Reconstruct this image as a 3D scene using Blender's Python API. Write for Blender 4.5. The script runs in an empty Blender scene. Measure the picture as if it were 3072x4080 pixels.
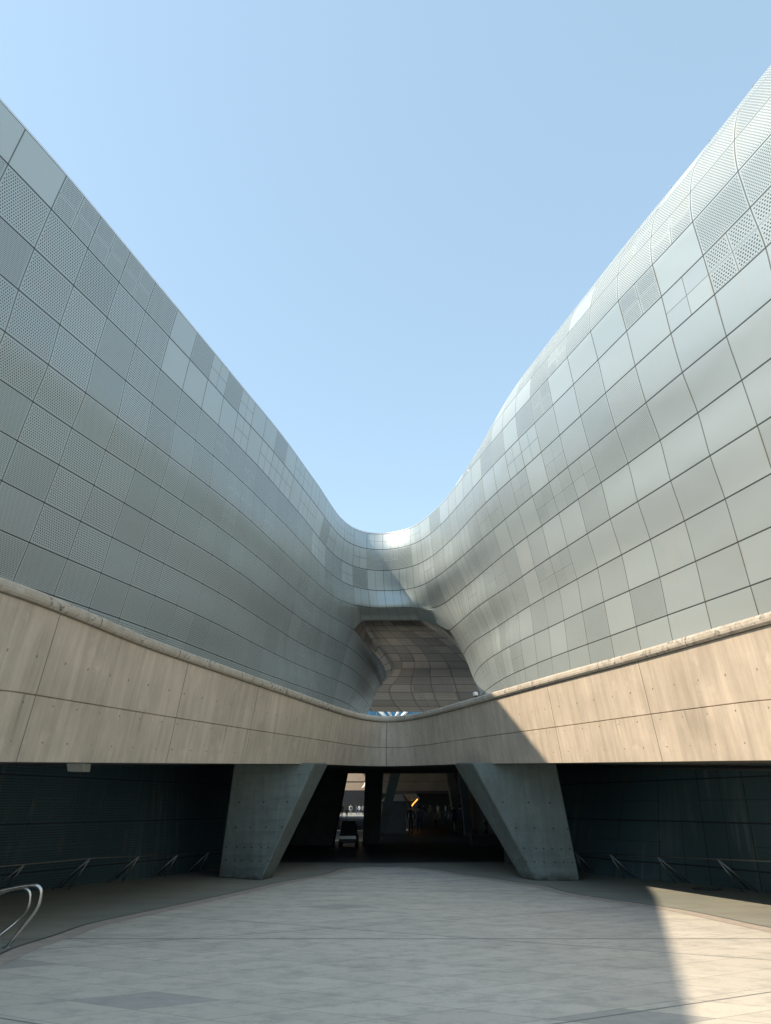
import bpy, bmesh, math, random
import numpy as np
from mathutils import Vector, Matrix
rnd = random.Random(7)
SC = bpy.context.scene
COL = SC.collection
R = math.radians

# ------------------------------------------------------------------ camera, sky, sun, exposure
FPX, PITCH, EYE = 2850.0, math.atan(1165 / 2850.0), 1.75
cam = bpy.data.objects.new("camera", bpy.data.cameras.new("camera"))
COL.objects.link(cam)
cam.location = (0, 0, EYE)
cam.rotation_euler = (math.pi / 2 + PITCH, 0, 0)
cam.data.sensor_fit = 'HORIZONTAL'
cam.data.sensor_width = 36.0
cam.data.lens = FPX / 3072 * 36.0
cam.data.clip_start, cam.data.clip_end = 0.1, 4000
SC.camera = cam

SUN_DIR = Vector((-0.862, -0.335, 1.0)).normalized()      # towards the sun
world = bpy.data.worlds.new("World")
SC.world = world
world.use_nodes = True
wt = world.node_tree
sky = wt.nodes.new('ShaderNodeTexSky')
sky.sky_type = 'NISHITA'
sky.sun_disc = False
sky.sun_elevation = math.asin(SUN_DIR.z)
sky.sun_rotation = math.atan2(SUN_DIR.x, SUN_DIR.y)
sky.air_density, sky.dust_density, sky.ozone_density = 1.0, 0.6, 1.2
bg = wt.nodes['Background']
hs = wt.nodes.new('ShaderNodeHueSaturation'); hs.inputs['Saturation'].default_value = 0.84; hs.inputs['Hue'].default_value = 0.484
wt.links.new(sky.outputs[0], hs.inputs['Color'])
hz = wt.nodes.new('ShaderNodeMix'); hz.data_type = 'RGBA'; hz.inputs[0].default_value = 0.5      # thin summer haze evens the sky out
hz.inputs[7].default_value = (1.50, 2.14, 2.72, 1)
wt.links.new(hs.outputs[0], hz.inputs[6]); wt.links.new(hz.outputs[2], bg.inputs['Color'])
bg.inputs['Strength'].default_value = 0.15
sun = bpy.data.objects.new("sun", bpy.data.lights.new("sun", 'SUN'))
COL.objects.link(sun)
sun.data.energy = 2.8
sun.data.angle = R(0.5)
sun.data.color = (1.0, 0.83, 0.62)
sun.rotation_euler = SUN_DIR.to_track_quat('Z', 'Y').to_euler()
sun.location = (-40, -20, 60)
SC.view_settings.view_transform = 'Standard'
SC.view_settings.look = 'None'
SC.view_settings.exposure = 1.15
SC.view_settings.gamma = 1.0
SC.cycles.max_bounces = 8
SC.cycles.use_denoising = True

# ------------------------------------------------------------------ helpers
cs, sn = math.cos(PITCH), math.sin(PITCH)
def ray(px, py):
    x, v = px - 1536.0, py - 2040.0
    return np.array([x, FPX * cs + v * sn, FPX * sn - v * cs])
def at_z(px, py, z):
    r = ray(px, py); k = (z - EYE) / r[2]
    return np.array([r[0] * k, r[1] * k, z])
def at_y(px, py, y):
    r = ray(px, py); k = y / r[1]
    return np.array([r[0] * k, y, EYE + r[2] * k])
def gnd(px, py): return at_z(px, py, 0.0)

def tag(o, label=None, cat=None, group=None, kind=None):
    if label: o["label"] = label
    if cat: o["category"] = cat
    if group: o["group"] = group
    if kind: o["kind"] = kind
    return o
def empty(name, loc=(0, 0, 0), rz=0.0):
    o = bpy.data.objects.new(name, None)
    o.location = loc; o.rotation_euler = (0, 0, rz); o.empty_display_size = 0.2
    COL.objects.link(o); return o
def copy_tree(o, parent=None):
    c = o.copy(); COL.objects.link(c)
    if parent is not None:
        c.parent = parent
    for ch in list(o.children):
        copy_tree(ch, c)
    return c

class MB:
    """collects polygons, with optional uv and face attributes, and links them as ONE mesh object"""
    def __init__(s): s.v, s.f, s.uv, s.fa, s.sm = [], [], [], [], []
    def add(s, vs, fs, uvs=None, attrs=None, smooth=False):
        b = len(s.v); s.v += [tuple(map(float, p)) for p in vs]
        for i, f in enumerate(fs):
            s.f.append(tuple(b + k for k in f))
            s.uv.append(uvs[i] if uvs else [(0.0, 0.0)] * len(f))
            s.fa.append(attrs[i] if attrs else {})
            s.sm.append(smooth)
        return s
    def box(s, c, size, rz=0.0, m=None):
        hx, hy, hz = size[0] / 2, size[1] / 2, size[2] / 2
        vs = [Vector((x, y, z)) for z in (-hz, hz) for x, y in ((-hx, -hy), (hx, -hy), (hx, hy), (-hx, hy))]
        rot = m if m is not None else Matrix.Rotation(rz, 3, 'Z')
        return s.add([rot @ v + Vector(c) for v in vs],
                     [(0, 3, 2, 1), (4, 5, 6, 7), (0, 1, 5, 4), (1, 2, 6, 5), (2, 3, 7, 6), (3, 0, 4, 7)])
    def tube(s, pts, r, n=8, cap=True):
        pts = [Vector(p) for p in pts]; rs = r if isinstance(r, (list, tuple)) else [r] * len(pts)
        rings, up0 = [], None
        for i, p in enumerate(pts):
            t = (pts[min(i + 1, len(pts) - 1)] - pts[max(i - 1, 0)]).normalized()
            if up0 is None:
                up0 = t.cross(Vector((0, 0, 1)))
                if up0.length < 1e-3: up0 = t.cross(Vector((1, 0, 0)))
            up0 = (up0 - t * up0.dot(t)).normalized(); w = t.cross(up0)
            rings += [p + (up0 * math.cos(a) + w * math.sin(a)) * rs[i] for a in [2 * math.pi * k / n for k in range(n)]]
        fs = []
        for i in range(len(pts) - 1):
            for k in range(n):
                a, b = i * n + k, i * n + (k + 1) % n
                fs.append((a, b, b + n, a + n))
        if cap:
            fs.append(tuple(range(n - 1, -1, -1))); fs.append(tuple((len(pts) - 1) * n + k for k in range(n)))
        return s.add(rings, fs, smooth=True)
    def hull(s, bottom, top):
        n = len(bottom)
        fs = [tuple(range(n - 1, -1, -1)), tuple(range(n, 2 * n))]
        fs += [(k, (k + 1) % n, n + (k + 1) % n, n + k) for k in range(n)]
        return s.add(list(bottom) + list(top), fs)
    def build(s, name, mat, parent=None, bevel=0.0, solid=0.0):
        me = bpy.data.meshes.new(name)
        me.from_pydata(s.v, [], s.f)
        uvl = me.uv_layers.new(name="UVMap")
        flat = [c for f in s.uv for p in f for c in p]
        uvl.data.foreach_set("uv", flat)
        keys = sorted({k for a in s.fa for k in a})
        for k in keys:
            at = me.attributes.new(k, 'FLOAT', 'FACE')
            at.data.foreach_set("value", [float(a.get(k, 0.0)) for a in s.fa])
        me.polygons.foreach_set("use_smooth", s.sm)
        me.update()
        o = bpy.data.objects.new(name, me)
        for m in (mat if isinstance(mat, (list, tuple)) else [mat]): me.materials.append(m)
        if parent is not None: o.parent = parent
        COL.objects.link(o)
        if bevel:
            b = o.modifiers.new("bevel", 'BEVEL'); b.width = bevel; b.segments = 2; b.limit_method = 'ANGLE'
        if solid:
            b = o.modifiers.new("solid", 'SOLIDIFY'); b.thickness = solid; b.offset = -1
        return o

# ------------------------------------------------------------------ node shorthand
class NT:
    def __init__(s, name):
        s.m = bpy.data.materials.new(name); s.m.use_nodes = True
        s.t = s.m.node_tree; s.b = s.t.nodes['Principled BSDF']
    def _in(s, sock, v):
        if v is None: return
        if hasattr(v, 'is_output'): s.t.links.new(v, sock)
        else: sock.default_value = v
    def math(s, op, a, b=None, c=None, clamp=False):
        n = s.t.nodes.new('ShaderNodeMath'); n.operation = op; n.use_clamp = clamp
        for i, v in enumerate((a, b, c)):
            s._in(n.inputs[i], v)
        return n.outputs[0]
    def attr(s, name):
        n = s.t.nodes.new('ShaderNodeAttribute'); n.attribute_name = name; n.attribute_type = 'GEOMETRY'
        return n.outputs['Fac']
    def uv(s):
        n = s.t.nodes.new('ShaderNodeUVMap'); n.uv_map = "UVMap"
        x = s.t.nodes.new('ShaderNodeSeparateXYZ'); s.t.links.new(n.outputs[0], x.inputs[0])
        return x.outputs[0], x.outputs[1]
    def pos(s):
        n = s.t.nodes.new('ShaderNodeTexCoord'); return n.outputs['Object']
    def sep(s, v):
        x = s.t.nodes.new('ShaderNodeSeparateXYZ'); s.t.links.new(v, x.inputs[0]); return x.outputs
    def comb(s, x, y, z=0.0):
        n = s.t.nodes.new('ShaderNodeCombineXYZ')
        for i, v in enumerate((x, y, z)): s._in(n.inputs[i], v)
        return n.outputs[0]
    def noise(s, vec, scale, detail=3.0, rough=0.55):
        n = s.t.nodes.new('ShaderNodeTexNoise'); n.inputs['Scale'].default_value = scale
        n.inputs['Detail'].default_value = detail; n.inputs['Roughness'].default_value = rough
        if vec is not None: s.t.links.new(vec, n.inputs['Vector'])
        return n.outputs['Fac']
    def white(s, vec):
        n = s.t.nodes.new('ShaderNodeTexWhiteNoise'); n.noise_dimensions = '3D'
        s.t.links.new(vec, n.inputs['Vector']); return n.outputs['Value']
    def ramp(s, v, lo, hi, a=0.0, b=1.0):
        n = s.t.nodes.new('ShaderNodeMapRange'); n.clamp = True
        s._in(n.inputs[0], v)
        for i, q in enumerate((lo, hi, a, b)): n.inputs[i + 1].default_value = q
        return n.outputs[0]
    def mix(s, fac, a, b, mode='MIX'):
        n = s.t.nodes.new('ShaderNodeMix'); n.data_type = 'RGBA'; n.blend_type = mode
        s._in(n.inputs[0], fac)
        for sock, v in ((n.inputs[6], a), (n.inputs[7], b)):
            if hasattr(v, 'is_output'): s.t.links.new(v, sock)
            else: sock.default_value = (v[0], v[1], v[2], 1.0)
        return n.outputs[2]
    def bump(s, h, strength, dist=0.02):
        n = s.t.nodes.new('ShaderNodeBump'); n.inputs['Strength'].default_value = strength
        n.inputs['Distance'].default_value = dist
        s.t.links.new(h, n.inputs['Height']); s.t.links.new(n.outputs[0], s.b.inputs['Normal'])
    def set(s, **k):
        for a, v in k.items():
            sock = s.b.inputs[a.replace('_', ' ')]
            if isinstance(v, tuple) and len(v) == 3: v = (*v, 1.0)
            s._in(sock, v)
        return s.m

def flat_mat(name, col, rough=0.6, metal=0.0, var=0.15, scale=6.0, spec=0.5):
    n = NT(name)
    f = n.noise(n.pos(), scale, 4.0)
    c = n.mix(n.ramp(f, 0.3, 0.7), [q * (1 - var) for q in col], [min(1, q * (1 + var)) for q in col])
    return n.set(Base_Color=c, Roughness=rough, Metallic=metal)

def facade_mat(name, base, metal, rough, bk=0.3, gk=1.0):
    n = NT(name)
    u, v = n.uv()
    fu, fv = n.math('FRACT', u), n.math('FRACT', v)
    edge = lambda q: n.math('MINIMUM', q, n.math('SUBTRACT', 1.0, q))
    du, dv = edge(fu), edge(fv)
    gh = n.math('LESS_THAN', dv, 0.017 * gk)
    gv = n.math('MULTIPLY', n.math('LESS_THAN', du, 0.0115 * gk), 0.8)
    nu, nv = n.attr('nu'), n.attr('nv')
    su = n.math('DIVIDE', edge(n.math('FRACT', n.math('MULTIPLY', fu, nu))), nu)
    sv = n.math('DIVIDE', edge(n.math('FRACT', n.math('MULTIPLY', fv, nv))), nv)
    gs = n.math('MULTIPLY', 0.75, n.math('MAXIMUM', n.math('LESS_THAN', su, 0.0075), n.math('LESS_THAN', sv, 0.008)))
    groove = n.math('MAXIMUM', n.math('MAXIMUM', gh, gv), gs)
    # perforation: staggered rows of round holes
    p = n.attr('pitch')
    b = n.math('MULTIPLY', fv, p)
    row = n.math('FLOOR', b)
    a = n.math('ADD', n.math('MULTIPLY', n.math('MULTIPLY', fu, p), 1.15), n.math('MULTIPLY', n.math('MODULO', row, 2.0), 0.5))
    da = n.math('SUBTRACT', n.math('FRACT', a), 0.5); db = n.math('SUBTRACT', n.math('FRACT', b), 0.5)
    r2 = n.math('ADD', n.math('MULTIPLY', da, da), n.math('MULTIPLY', db, db))
    hole = n.math('LESS_THAN', r2, n.attr('hole'))
    inside = n.math('MULTIPLY', n.math('GREATER_THAN', n.math('MINIMUM', su, sv), 0.035), n.math('GREATER_THAN', p, 1.0))
    hole = n.math('MULTIPLY', hole, inside)
    dark = n.math('MAXIMUM', n.math('MULTIPLY', groove, 0.93), n.math('MULTIPLY', hole, 0.9))
    # sub panel tone and rain streaks
    sid = n.comb(n.math('FLOOR', n.math('MULTIPLY', u, nu)), n.math('FLOOR', n.math('MULTIPLY', v, nv)), 3.0)
    tone = n.math('ADD', n.ramp(n.white(sid), 0, 1, 0.97, 1.03), n.attr('shade'))
    col = n.mix(1.0, base, n.comb(tone, tone, tone), 'MULTIPLY')
    st = n.noise(n.comb(n.math('MULTIPLY', u, 7.0), n.math('MULTIPLY', v, 0.35)), 1.0, 4.0, 0.6)
    big = n.noise(n.comb(u, v), 0.35, 2.0)
    stain = n.math('MULTIPLY', n.ramp(st, 0.52, 0.75), n.ramp(big, 0.42, 0.7))
    col = n.mix(n.math('MULTIPLY', stain, 0.5), col, (0.50, 0.47, 0.38))
    rust = n.math('MULTIPLY', n.ramp(du, 0.006, 0.05, 1, 0), n.ramp(n.noise(n.comb(u, v), 1.3, 3.0), 0.5, 0.7))
    col = n.mix(n.math('MULTIPLY', rust, 0.35), col, (0.45, 0.36, 0.22))
    col = n.mix(dark, col, (0.012, 0.016, 0.018))
    ro = n.math('ADD', n.ramp(n.white(sid), 0, 1, -0.035, 0.035), rough)
    ro = n.math('ADD', ro, n.math('MULTIPLY', stain, 0.12))
    me = n.math('MULTIPLY', n.math('SUBTRACT', 1.0, dark), metal)
    n.bump(n.math('ADD', n.noise(n.comb(u, v), 1.1, 1.0), n.math('MULTIPLY', groove, -0.25)), bk, 0.06)
    return n.set(Base_Color=col, Roughness=ro, Metallic=me)

def concrete_mat(name, base, stain=0.6, joints=()):
    n = NT(name)
    u, v = n.uv()
    P = n.pos()
    streak = n.noise(n.comb(n.math('MULTIPLY', u, 5.5), n.math('MULTIPLY', v, 0.45)), 1.0, 5.0, 0.65)
    fine = n.noise(n.comb(n.math('MULTIPLY', u, 26.0), n.math('MULTIPLY', v, 1.2)), 1.0, 4.0, 0.6)
    blot = n.noise(P, 0.7, 4.0, 0.6)
    grain = n.noise(P, 22.0, 3.0)
    t = n.math('ADD', n.math('MULTIPLY', streak, 0.5), n.math('MULTIPLY', blot, 0.5))
    col = n.mix(n.ramp(t, 0.34, 0.66), [q * 0.64 for q in base], [min(1, q * 1.14) for q in base])
    col = n.mix(n.math('MULTIPLY', n.ramp(fine, 0.45, 0.72), 0.30), col, (base[0] * 0.62, base[1] * 0.68, base[2] * 0.70))
    col = n.mix(n.math('MULTIPLY', n.ramp(grain, 0.55, 0.75), 0.22), col, (base[0] * 0.6, base[1] * 0.6, base[2] * 0.6))
    run = n.math('MULTIPLY', n.ramp(n.noise(n.comb(n.math('MULTIPLY', u, 9.0), n.math('MULTIPLY', v, 0.15)), 1.0, 3.0, 0.7), 0.58, 0.72),
                 n.ramp(n.math('FRACT', v), 0.0, 0.75, 1.0, 0.0))
    col = n.mix(n.math('MULTIPLY', run, stain * 0.55), col, (0.13, 0.125, 0.11))
    light = n.math('MULTIPLY', n.ramp(n.noise(P, 1.7, 5.0, 0.7), 0.58, 0.7), 0.35)
    col = n.mix(light, col, (min(1, base[0] * 1.3), min(1, base[1] * 1.32), min(1, base[2] * 1.38)))
    if joints:
        je = None
        for q in joints:
            dq = n.math('ABSOLUTE', n.math('SUBTRACT', u, q)); je = dq if je is None else n.math('MINIMUM', je, dq)
        j = n.math('LESS_THAN', je, 0.011)
        # tie holes
        hu = n.math('SUBTRACT', n.math('FRACT', n.math('DIVIDE', u, 0.62)), 0.5)
        hu = n.math('ADD', n.math('MULTIPLY', hu, 0.62), n.ramp(n.white(n.comb(n.math('FLOOR', n.math('DIVIDE', u, 0.62)), 1.0)), 0, 1, -0.05, 0.05))
        hole = None
        for hv in (0.62, 1.12, 1.70):
            d = n.math('MULTIPLY', n.math('SUBTRACT', v, hv), 1.0)
            q = n.math('ADD', n.math('MULTIPLY', hu, hu), n.math('MULTIPLY', d, d))
            h = n.math('LESS_THAN', q, 0.00028)
            hole = h if hole is None else n.math('MAXIMUM', hole, h)
        col = n.mix(n.math('MAXIMUM', n.math('MULTIPLY', j, 0.62), n.math('MULTIPLY', hole, n.ramp(blot, 0.35, 0.65, 0.35, 0.9))), col, (0.05, 0.048, 0.04))
    n.bump(n.math('ADD', n.math('MULTIPLY', grain, 0.4), fine), 0.25, 0.01)
    return n.set(Base_Color=col, Roughness=0.82)

def pier_mat():
    n = NT("pier_concrete"); P = n.pos(); x, y, z = n.sep(P); u, v = n.uv()
    base = (0.155, 0.185, 0.172)
    blot = n.noise(P, 1.1, 5.0, 0.65); grain = n.noise(P, 24.0, 3.0); st = n.noise(n.comb(n.math('MULTIPLY', x, 7.0), n.math('MULTIPLY', y, 7.0), n.math('MULTIPLY', z, 0.7)), 1.0, 4.0, 0.6)
    c = n.mix(n.ramp(n.math('ADD', n.math('MULTIPLY', blot, 0.6), n.math('MULTIPLY', st, 0.4)), 0.36, 0.64), [q * 0.74 for q in base], [q * 1.2 for q in base])
    c = n.mix(n.math('MULTIPLY', n.ramp(grain, 0.55, 0.75), 0.3), c, (0.10, 0.10, 0.09))
    hole = None
    for hv, sp in ((0.30, 0.21), (0.52, 0.19), (0.86, 0.33), (1.3, 0.42)):
        hu = n.math('MULTIPLY', n.math('SUBTRACT', n.math('FRACT', n.math('DIVIDE', u, sp)), 0.5), sp * 1.3)
        hu = n.math('ADD', hu, n.ramp(n.white(n.comb(n.math('FLOOR', n.math('DIVIDE', u, sp)), hv)), 0, 1, -0.05, 0.05))
        dv = n.math('MULTIPLY', n.math('SUBTRACT', v, hv), 1.35)
        h = n.math('LESS_THAN', n.math('ADD', n.math('MULTIPLY', hu, hu), n.math('MULTIPLY', dv, dv)), 0.00045)
        hole = h if hole is None else n.math('MAXIMUM', hole, h)
    bd = n.math('FRACT', n.math('DIVIDE', u, 0.4)); bd = n.math('LESS_THAN', n.math('MINIMUM', bd, n.math('SUBTRACT', 1.0, bd)), 0.012)
    c = n.mix(n.math('MULTIPLY', bd, 0.25), c, (0.09, 0.09, 0.085))
    c = n.mix(n.math('MULTIPLY', hole, 0.85), c, (0.02, 0.02, 0.02))
    c = n.mix(n.math('MULTIPLY', n.ramp(z, 0.02, 0.22, 1, 0), n.ramp(n.noise(P, 5.0, 4.0), 0.35, 0.6)), c, (0.07, 0.07, 0.06))
    n.bump(n.math('ADD', grain, st), 0.3, 0.012)
    return n.set(Base_Color=c, Roughness=0.85)

def paving_mat():
    n = NT("granite_paving")
    P = n.pos(); x, y, z = n.sep(P)
    # two directions of joints, about 25 degrees either side of the width of the plaza
    a = n.math('ADD', n.math('MULTIPLY', x, math.sin(R(24))), n.math('MULTIPLY', y, math.cos(R(24))))
    b = n.math('SUBTRACT', n.math('MULTIPLY', x, math.sin(R(25))), n.math('MULTIPLY', y, math.cos(R(25))))
    cell = 0.62
    ia, ib = n.math('DIVIDE', a, cell), n.math('DIVIDE', b, cell)
    fa, fb = n.math('FRACT', ia), n.math('FRACT', ib)
    ed = lambda q: n.math('MINIMUM', q, n.math('SUBTRACT', 1.0, q))
    j = n.math('LESS_THAN', n.math('MINIMUM', ed(fa), ed(fb)), 0.012)
    # long movement joints
    ga = n.math('LESS_THAN', ed(n.math('FRACT', n.math('DIVIDE', n.math('ADD', a, 0.1), 5.6))), 0.0030)
    gb = n.math('LESS_THAN', ed(n.math('FRACT', n.math('DIVIDE', n.math('ADD', b, 0.45), 5.6))), 0.0030)
    gy = n.math('LESS_THAN', n.math('ABSOLUTE', n.math('SUBTRACT', n.math('FRACT', n.math('DIVIDE', n.math('SUBTRACT', y, 2.56), 6.0)), 0.5 + 1.0 / 6 * 0)), 0.0045)
    cid = n.comb(n.math('FLOOR', ia), n.math('FLOOR', ib), 1.0)
    w = n.white(cid)
    tone = n.ramp(w, 0, 1, 0.92, 1.06)
    col = n.mix(1.0, (0.585, 0.535, 0.45), n.comb(tone, tone, tone), 'MULTIPLY')
    col = n.mix(n.math('MULTIPLY', n.math('GREATER_THAN', w, 0.985), 0.55), col, (0.21, 0.215, 0.22))
    big = n.noise(P, 0.35, 4.0, 0.6)
    col = n.mix(n.ramp(big, 0.35, 0.7, 0.0, 0.30), col, (0.57, 0.55, 0.49))
    wear = n.noise(n.comb(n.math('MULTIPLY', x, 0.9), n.math('MULTIPLY', y, 1.25)), 2.6, 8.0, 0.74)
    col = n.mix(n.ramp(wear, 0.47, 0.66, 0.0, 0.5), col, (0.24, 0.235, 0.215))
    spk = n.noise(P, 60.0, 2.0)
    col = n.mix(n.ramp(spk, 0.35, 0.7, 0.0, 0.16), col, (0.2, 0.2, 0.2))
    col = n.mix(n.math('MULTIPLY', j, 0.5), col, (0.17, 0.165, 0.15))
    g = n.math('MAXIMUM', n.math('MULTIPLY', n.math('MAXIMUM', ga, gb), 0.75), n.math('MULTIPLY', gy, 0.8))
    col = n.mix(g, col, (0.10, 0.11, 0.115))
    n.bump(n.math('ADD', n.noise(P, 9.0, 4.0), n.math('MULTIPLY', j, -1.0)), 0.18, 0.012)
    return n.set(Base_Color=col, Roughness=n.ramp(wear, 0.3, 0.7, 0.5, 0.72))

def strip_mat():
    n = NT("tan_concrete_ground")
    P = n.pos(); x, y, z = n.sep(P)
    big = n.noise(P, 0.3, 4.0, 0.6); wear = n.noise(n.comb(n.math('MULTIPLY', x, 0.6), n.math('MULTIPLY', y, 1.4)), 1.5, 6.0, 0.68)
    col = n.mix(n.ramp(big, 0.3, 0.7), (0.20, 0.22, 0.195), (0.29, 0.285, 0.235))
    col = n.mix(n.ramp(wear, 0.45, 0.7, 0, 0.5), col, (0.17, 0.15, 0.125))
    gy = n.math('LESS_THAN', n.math('ABSOLUTE', n.math('SUBTRACT', n.math('FRACT', n.math('DIVIDE', n.math('SUBTRACT', y, 2.56), 6.0)), 0.5)), 0.0030)
    col = n.mix(n.math('MULTIPLY', gy, 0.7), col, (0.06, 0.06, 0.06))
    n.bump(n.noise(P, 14.0, 4.0), 0.2, 0.012)
    return n.set(Base_Color=col, Roughness=0.75)

M = {}
M['facade'] = facade_mat("aluminium_cladding", (0.465, 0.53, 0.54), 0.46, 0.50)
M['vault'] = facade_mat("polished_vault_cladding", (0.54, 0.455, 0.36), 0.95, 0.31, 0.02, 2.6)
M['lowfac'] = facade_mat("shade_toned_base_cladding", (0.07, 0.125, 0.145), 0.35, 0.5)  # cladding copied darker, the shade under the walkway put into its colour
M['soffit'] = flat_mat("shade_toned_soffit_concrete", (0.12, 0.12, 0.115), 0.85, 0, 0.2, 3)  # walkway concrete toned down, underside shade put into the colour
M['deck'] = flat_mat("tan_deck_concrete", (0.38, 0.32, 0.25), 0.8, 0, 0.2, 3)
M['lowwall'] = flat_mat('shade_black_wall', (0.01, 0.012, 0.014), 0.9, 0, 0.2, 0.5)  # near-black stands in for the unlit underpass across the court
M['hall'] = flat_mat('painted_hall_shade', (0.055, 0.06, 0.062), 0.45, 0, 0.25, 1.2)  # underpass shade painted as a dark ground colour
M['umbra'] = flat_mat("shade_deepened_concrete", (0.06, 0.066, 0.066), 0.85, 0, 0.25, 1.5)  # concrete coloured darker to deepen the shade inside the underpass
M['pier'] = pier_mat()
M['paving'] = paving_mat()
M['strip'] = strip_mat()
M['kerb'] = flat_mat("pale_kerb_stone", (0.41, 0.355, 0.30), 0.7, 0, 0.12, 5)
M['groove'] = flat_mat('darker_concrete_groove', (0.17, 0.155, 0.125), 0.9)  # flat strip of darker concrete below the coping
M['drain'] = flat_mat("dark_drain_slot", (0.05, 0.055, 0.06), 0.6)
M['trim'] = flat_mat("roof_trim_metal", (0.72, 0.73, 0.74), 0.35, 0.8, 0.05, 3)
M['roof'] = flat_mat("roof_panels", (0.62, 0.63, 0.64), 0.45, 0.6, 0.06, 2)
M['steel'] = flat_mat("brushed_stainless_steel", (0.62, 0.60, 0.55), 0.28, 1.0, 0.08, 20)
M['dsteel'] = flat_mat("dull_steel", (0.30, 0.31, 0.31), 0.4, 0.9, 0.1, 20)
M['dark'] = flat_mat("dark_painted_metal", (0.03, 0.034, 0.038), 0.5, 0.2, 0.2, 8)
M['white'] = flat_mat("white_painted_steel", (0.80, 0.81, 0.82), 0.45, 0, 0.04, 2)
M['offwhite'] = flat_mat("off_white_casing", (0.72, 0.70, 0.64), 0.45, 0, 0.06, 20)
M['black'] = flat_mat("black_rubber", (0.015, 0.015, 0.017), 0.6)

# ------------------------------------------------------------------ curves
def catmull(P, t):
    """P: (n,k) points, t: float array in index space; centripetal enough for even data"""
    P = np.asarray(P, float); n = len(P); t = np.clip(np.asarray(t, float), 0, n - 1 - 1e-9)
    i = t.astype(int); f = (t - i)[:, None]
    g = lambda k: np.where((k < 0)[:, None], 2 * P[0] - P[1], np.where((k > n - 1)[:, None], 2 * P[-1] - P[-2], P[np.clip(k, 0, n - 1)]))
    p0, p1, p2, p3 = g(i - 1), g(i), g(i + 1), g(i + 2)
    return 0.5 * ((2 * p1) + (p2 - p0) * f + (2 * p0 - 5 * p1 + 4 * p2 - p3) * f * f + (3 * p1 - p0 - 3 * p2 + p3) * f ** 3)
def pchip(xs, ys, x):
    xs = np.asarray(xs, float); ys = np.asarray(ys, float); x = np.asarray(x, float)
    h = np.diff(xs); d = np.diff(ys) / h
    m = np.zeros_like(ys)
    m[0], m[-1] = d[0], d[-1]
    for k in range(1, len(xs) - 1):
        if d[k - 1] * d[k] > 0:
            w1, w2 = 2 * h[k] + h[k - 1], h[k] + 2 * h[k - 1]
            m[k] = (w1 + w2) / (w1 / d[k - 1] + w2 / d[k])
    i = np.clip(np.searchsorted(xs, x) - 1, 0, len(xs) - 2)
    t = (x - xs[i]) / h[i]
    return ((1 + 2 * t) * (1 - t) ** 2 * ys[i] + t * (1 - t) ** 2 * h[i] * m[i] + t * t * (3 - 2 * t) * ys[i + 1] + t * t * (t - 1) * h[i] * m[i + 1])
def dense(pts, n=1500):
    P = np.array(pts, float)
    s = np.concatenate([[0], np.cumsum(np.hypot(*np.diff(P, axis=0).T))])
    q = np.linspace(0, s[-1], n)
    return np.stack([pchip(s, P[:, 0], q), pchip(s, P[:, 1], q)], 1)
def smooth1(A, k):
    if k < 1: return A
    w = np.exp(-0.5 * (np.arange(-3 * k, 3 * k + 1) / k) ** 2); w /= w.sum()
    pad = np.concatenate([2 * A[0] - A[1:3 * k + 1][::-1], A, 2 * A[-1] - A[-3 * k - 1:-1][::-1]])
    return np.stack([np.convolve(pad[:, j], w, 'valid') for j in range(A.shape[1])], 1)

DL = np.array([math.sin(R(17.5)), math.cos(R(17.5)), 0.0])       # run of the shaded wall
DR = np.array([-math.sin(R(15.3)), math.cos(R(15.3)), 0.0])      # run of the sunlit wall
TL = [9.04, 10.26, 11.46, 12.6, 13.75, 14.85, 15.9, 16.95, 17.95, 18.9, 19.85, 20.85, 21.95, 23.0, 24.1, 25.2, 26.2, 27.25, 28.3, 29.35]   # u = 2..21
TRT = [(46, 9.06), (45, 10.63), (44, 12.17), (43, 13.64), (42, 15.05), (41, 16.41), (40, 17.67), (39, 18.88), (38, 20.07), (37, 21.19), (36, 22.25), (35, 23.42), (34, 24.43), (33, 25.53), (32, 26.55), (31, 27.49)]

R0 = [(111,510),(273,705),(411,873),(528,1014),(630,1137),(720,1245),(800,1341),(870,1425),(931,1500),(986,1568),(1032,1622),(1077,1676),(1119,1728),(1159,1782),(1195,1831),(1228,1880),(1259,1920),(1310,1999),(1354,2062),(1378,2086),(1409,2108),(1458,2126),(1525,2131),(1588,2121),(1638,2105),(1670,2087),(1699,2065),(1757,2013),(1787,1979),(1841,1907),(1877,1863),(1915,1818),(1955,1768),(2001,1714),(2053,1655),(2113,1587),(2180,1511),(2259,1425),(2352,1321),(2461,1199),(2598,1057),(2762,883),(2954,674)]
R1 = [(48,662),(219,847),(363,1003),(487,1139),(594,1256),(687,1356),(770,1446),(842,1524),(905,1597),(963,1659),(1011,1710),(1057,1761),(1102,1813),(1142,1862),(1177,1908),(1213,1953),(1244,1994),(1272,2031),(1297,2066),(1322,2098),(1344,2126),(1368,2149),(1406,2172),(1459,2188),(1526,2192),(1589,2185),(1640,2171),(1676,2155),(1708,2134),(1764,2084),(1846,1991),(1879,1951),(1917,1907),(1958,1861),(2007,1810),(2060,1755),(2122,1694),(2195,1622),(2278,1538),(2374,1444),(2486,1328),(2627,1190),(2795,1027),(2999,824)]
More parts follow.
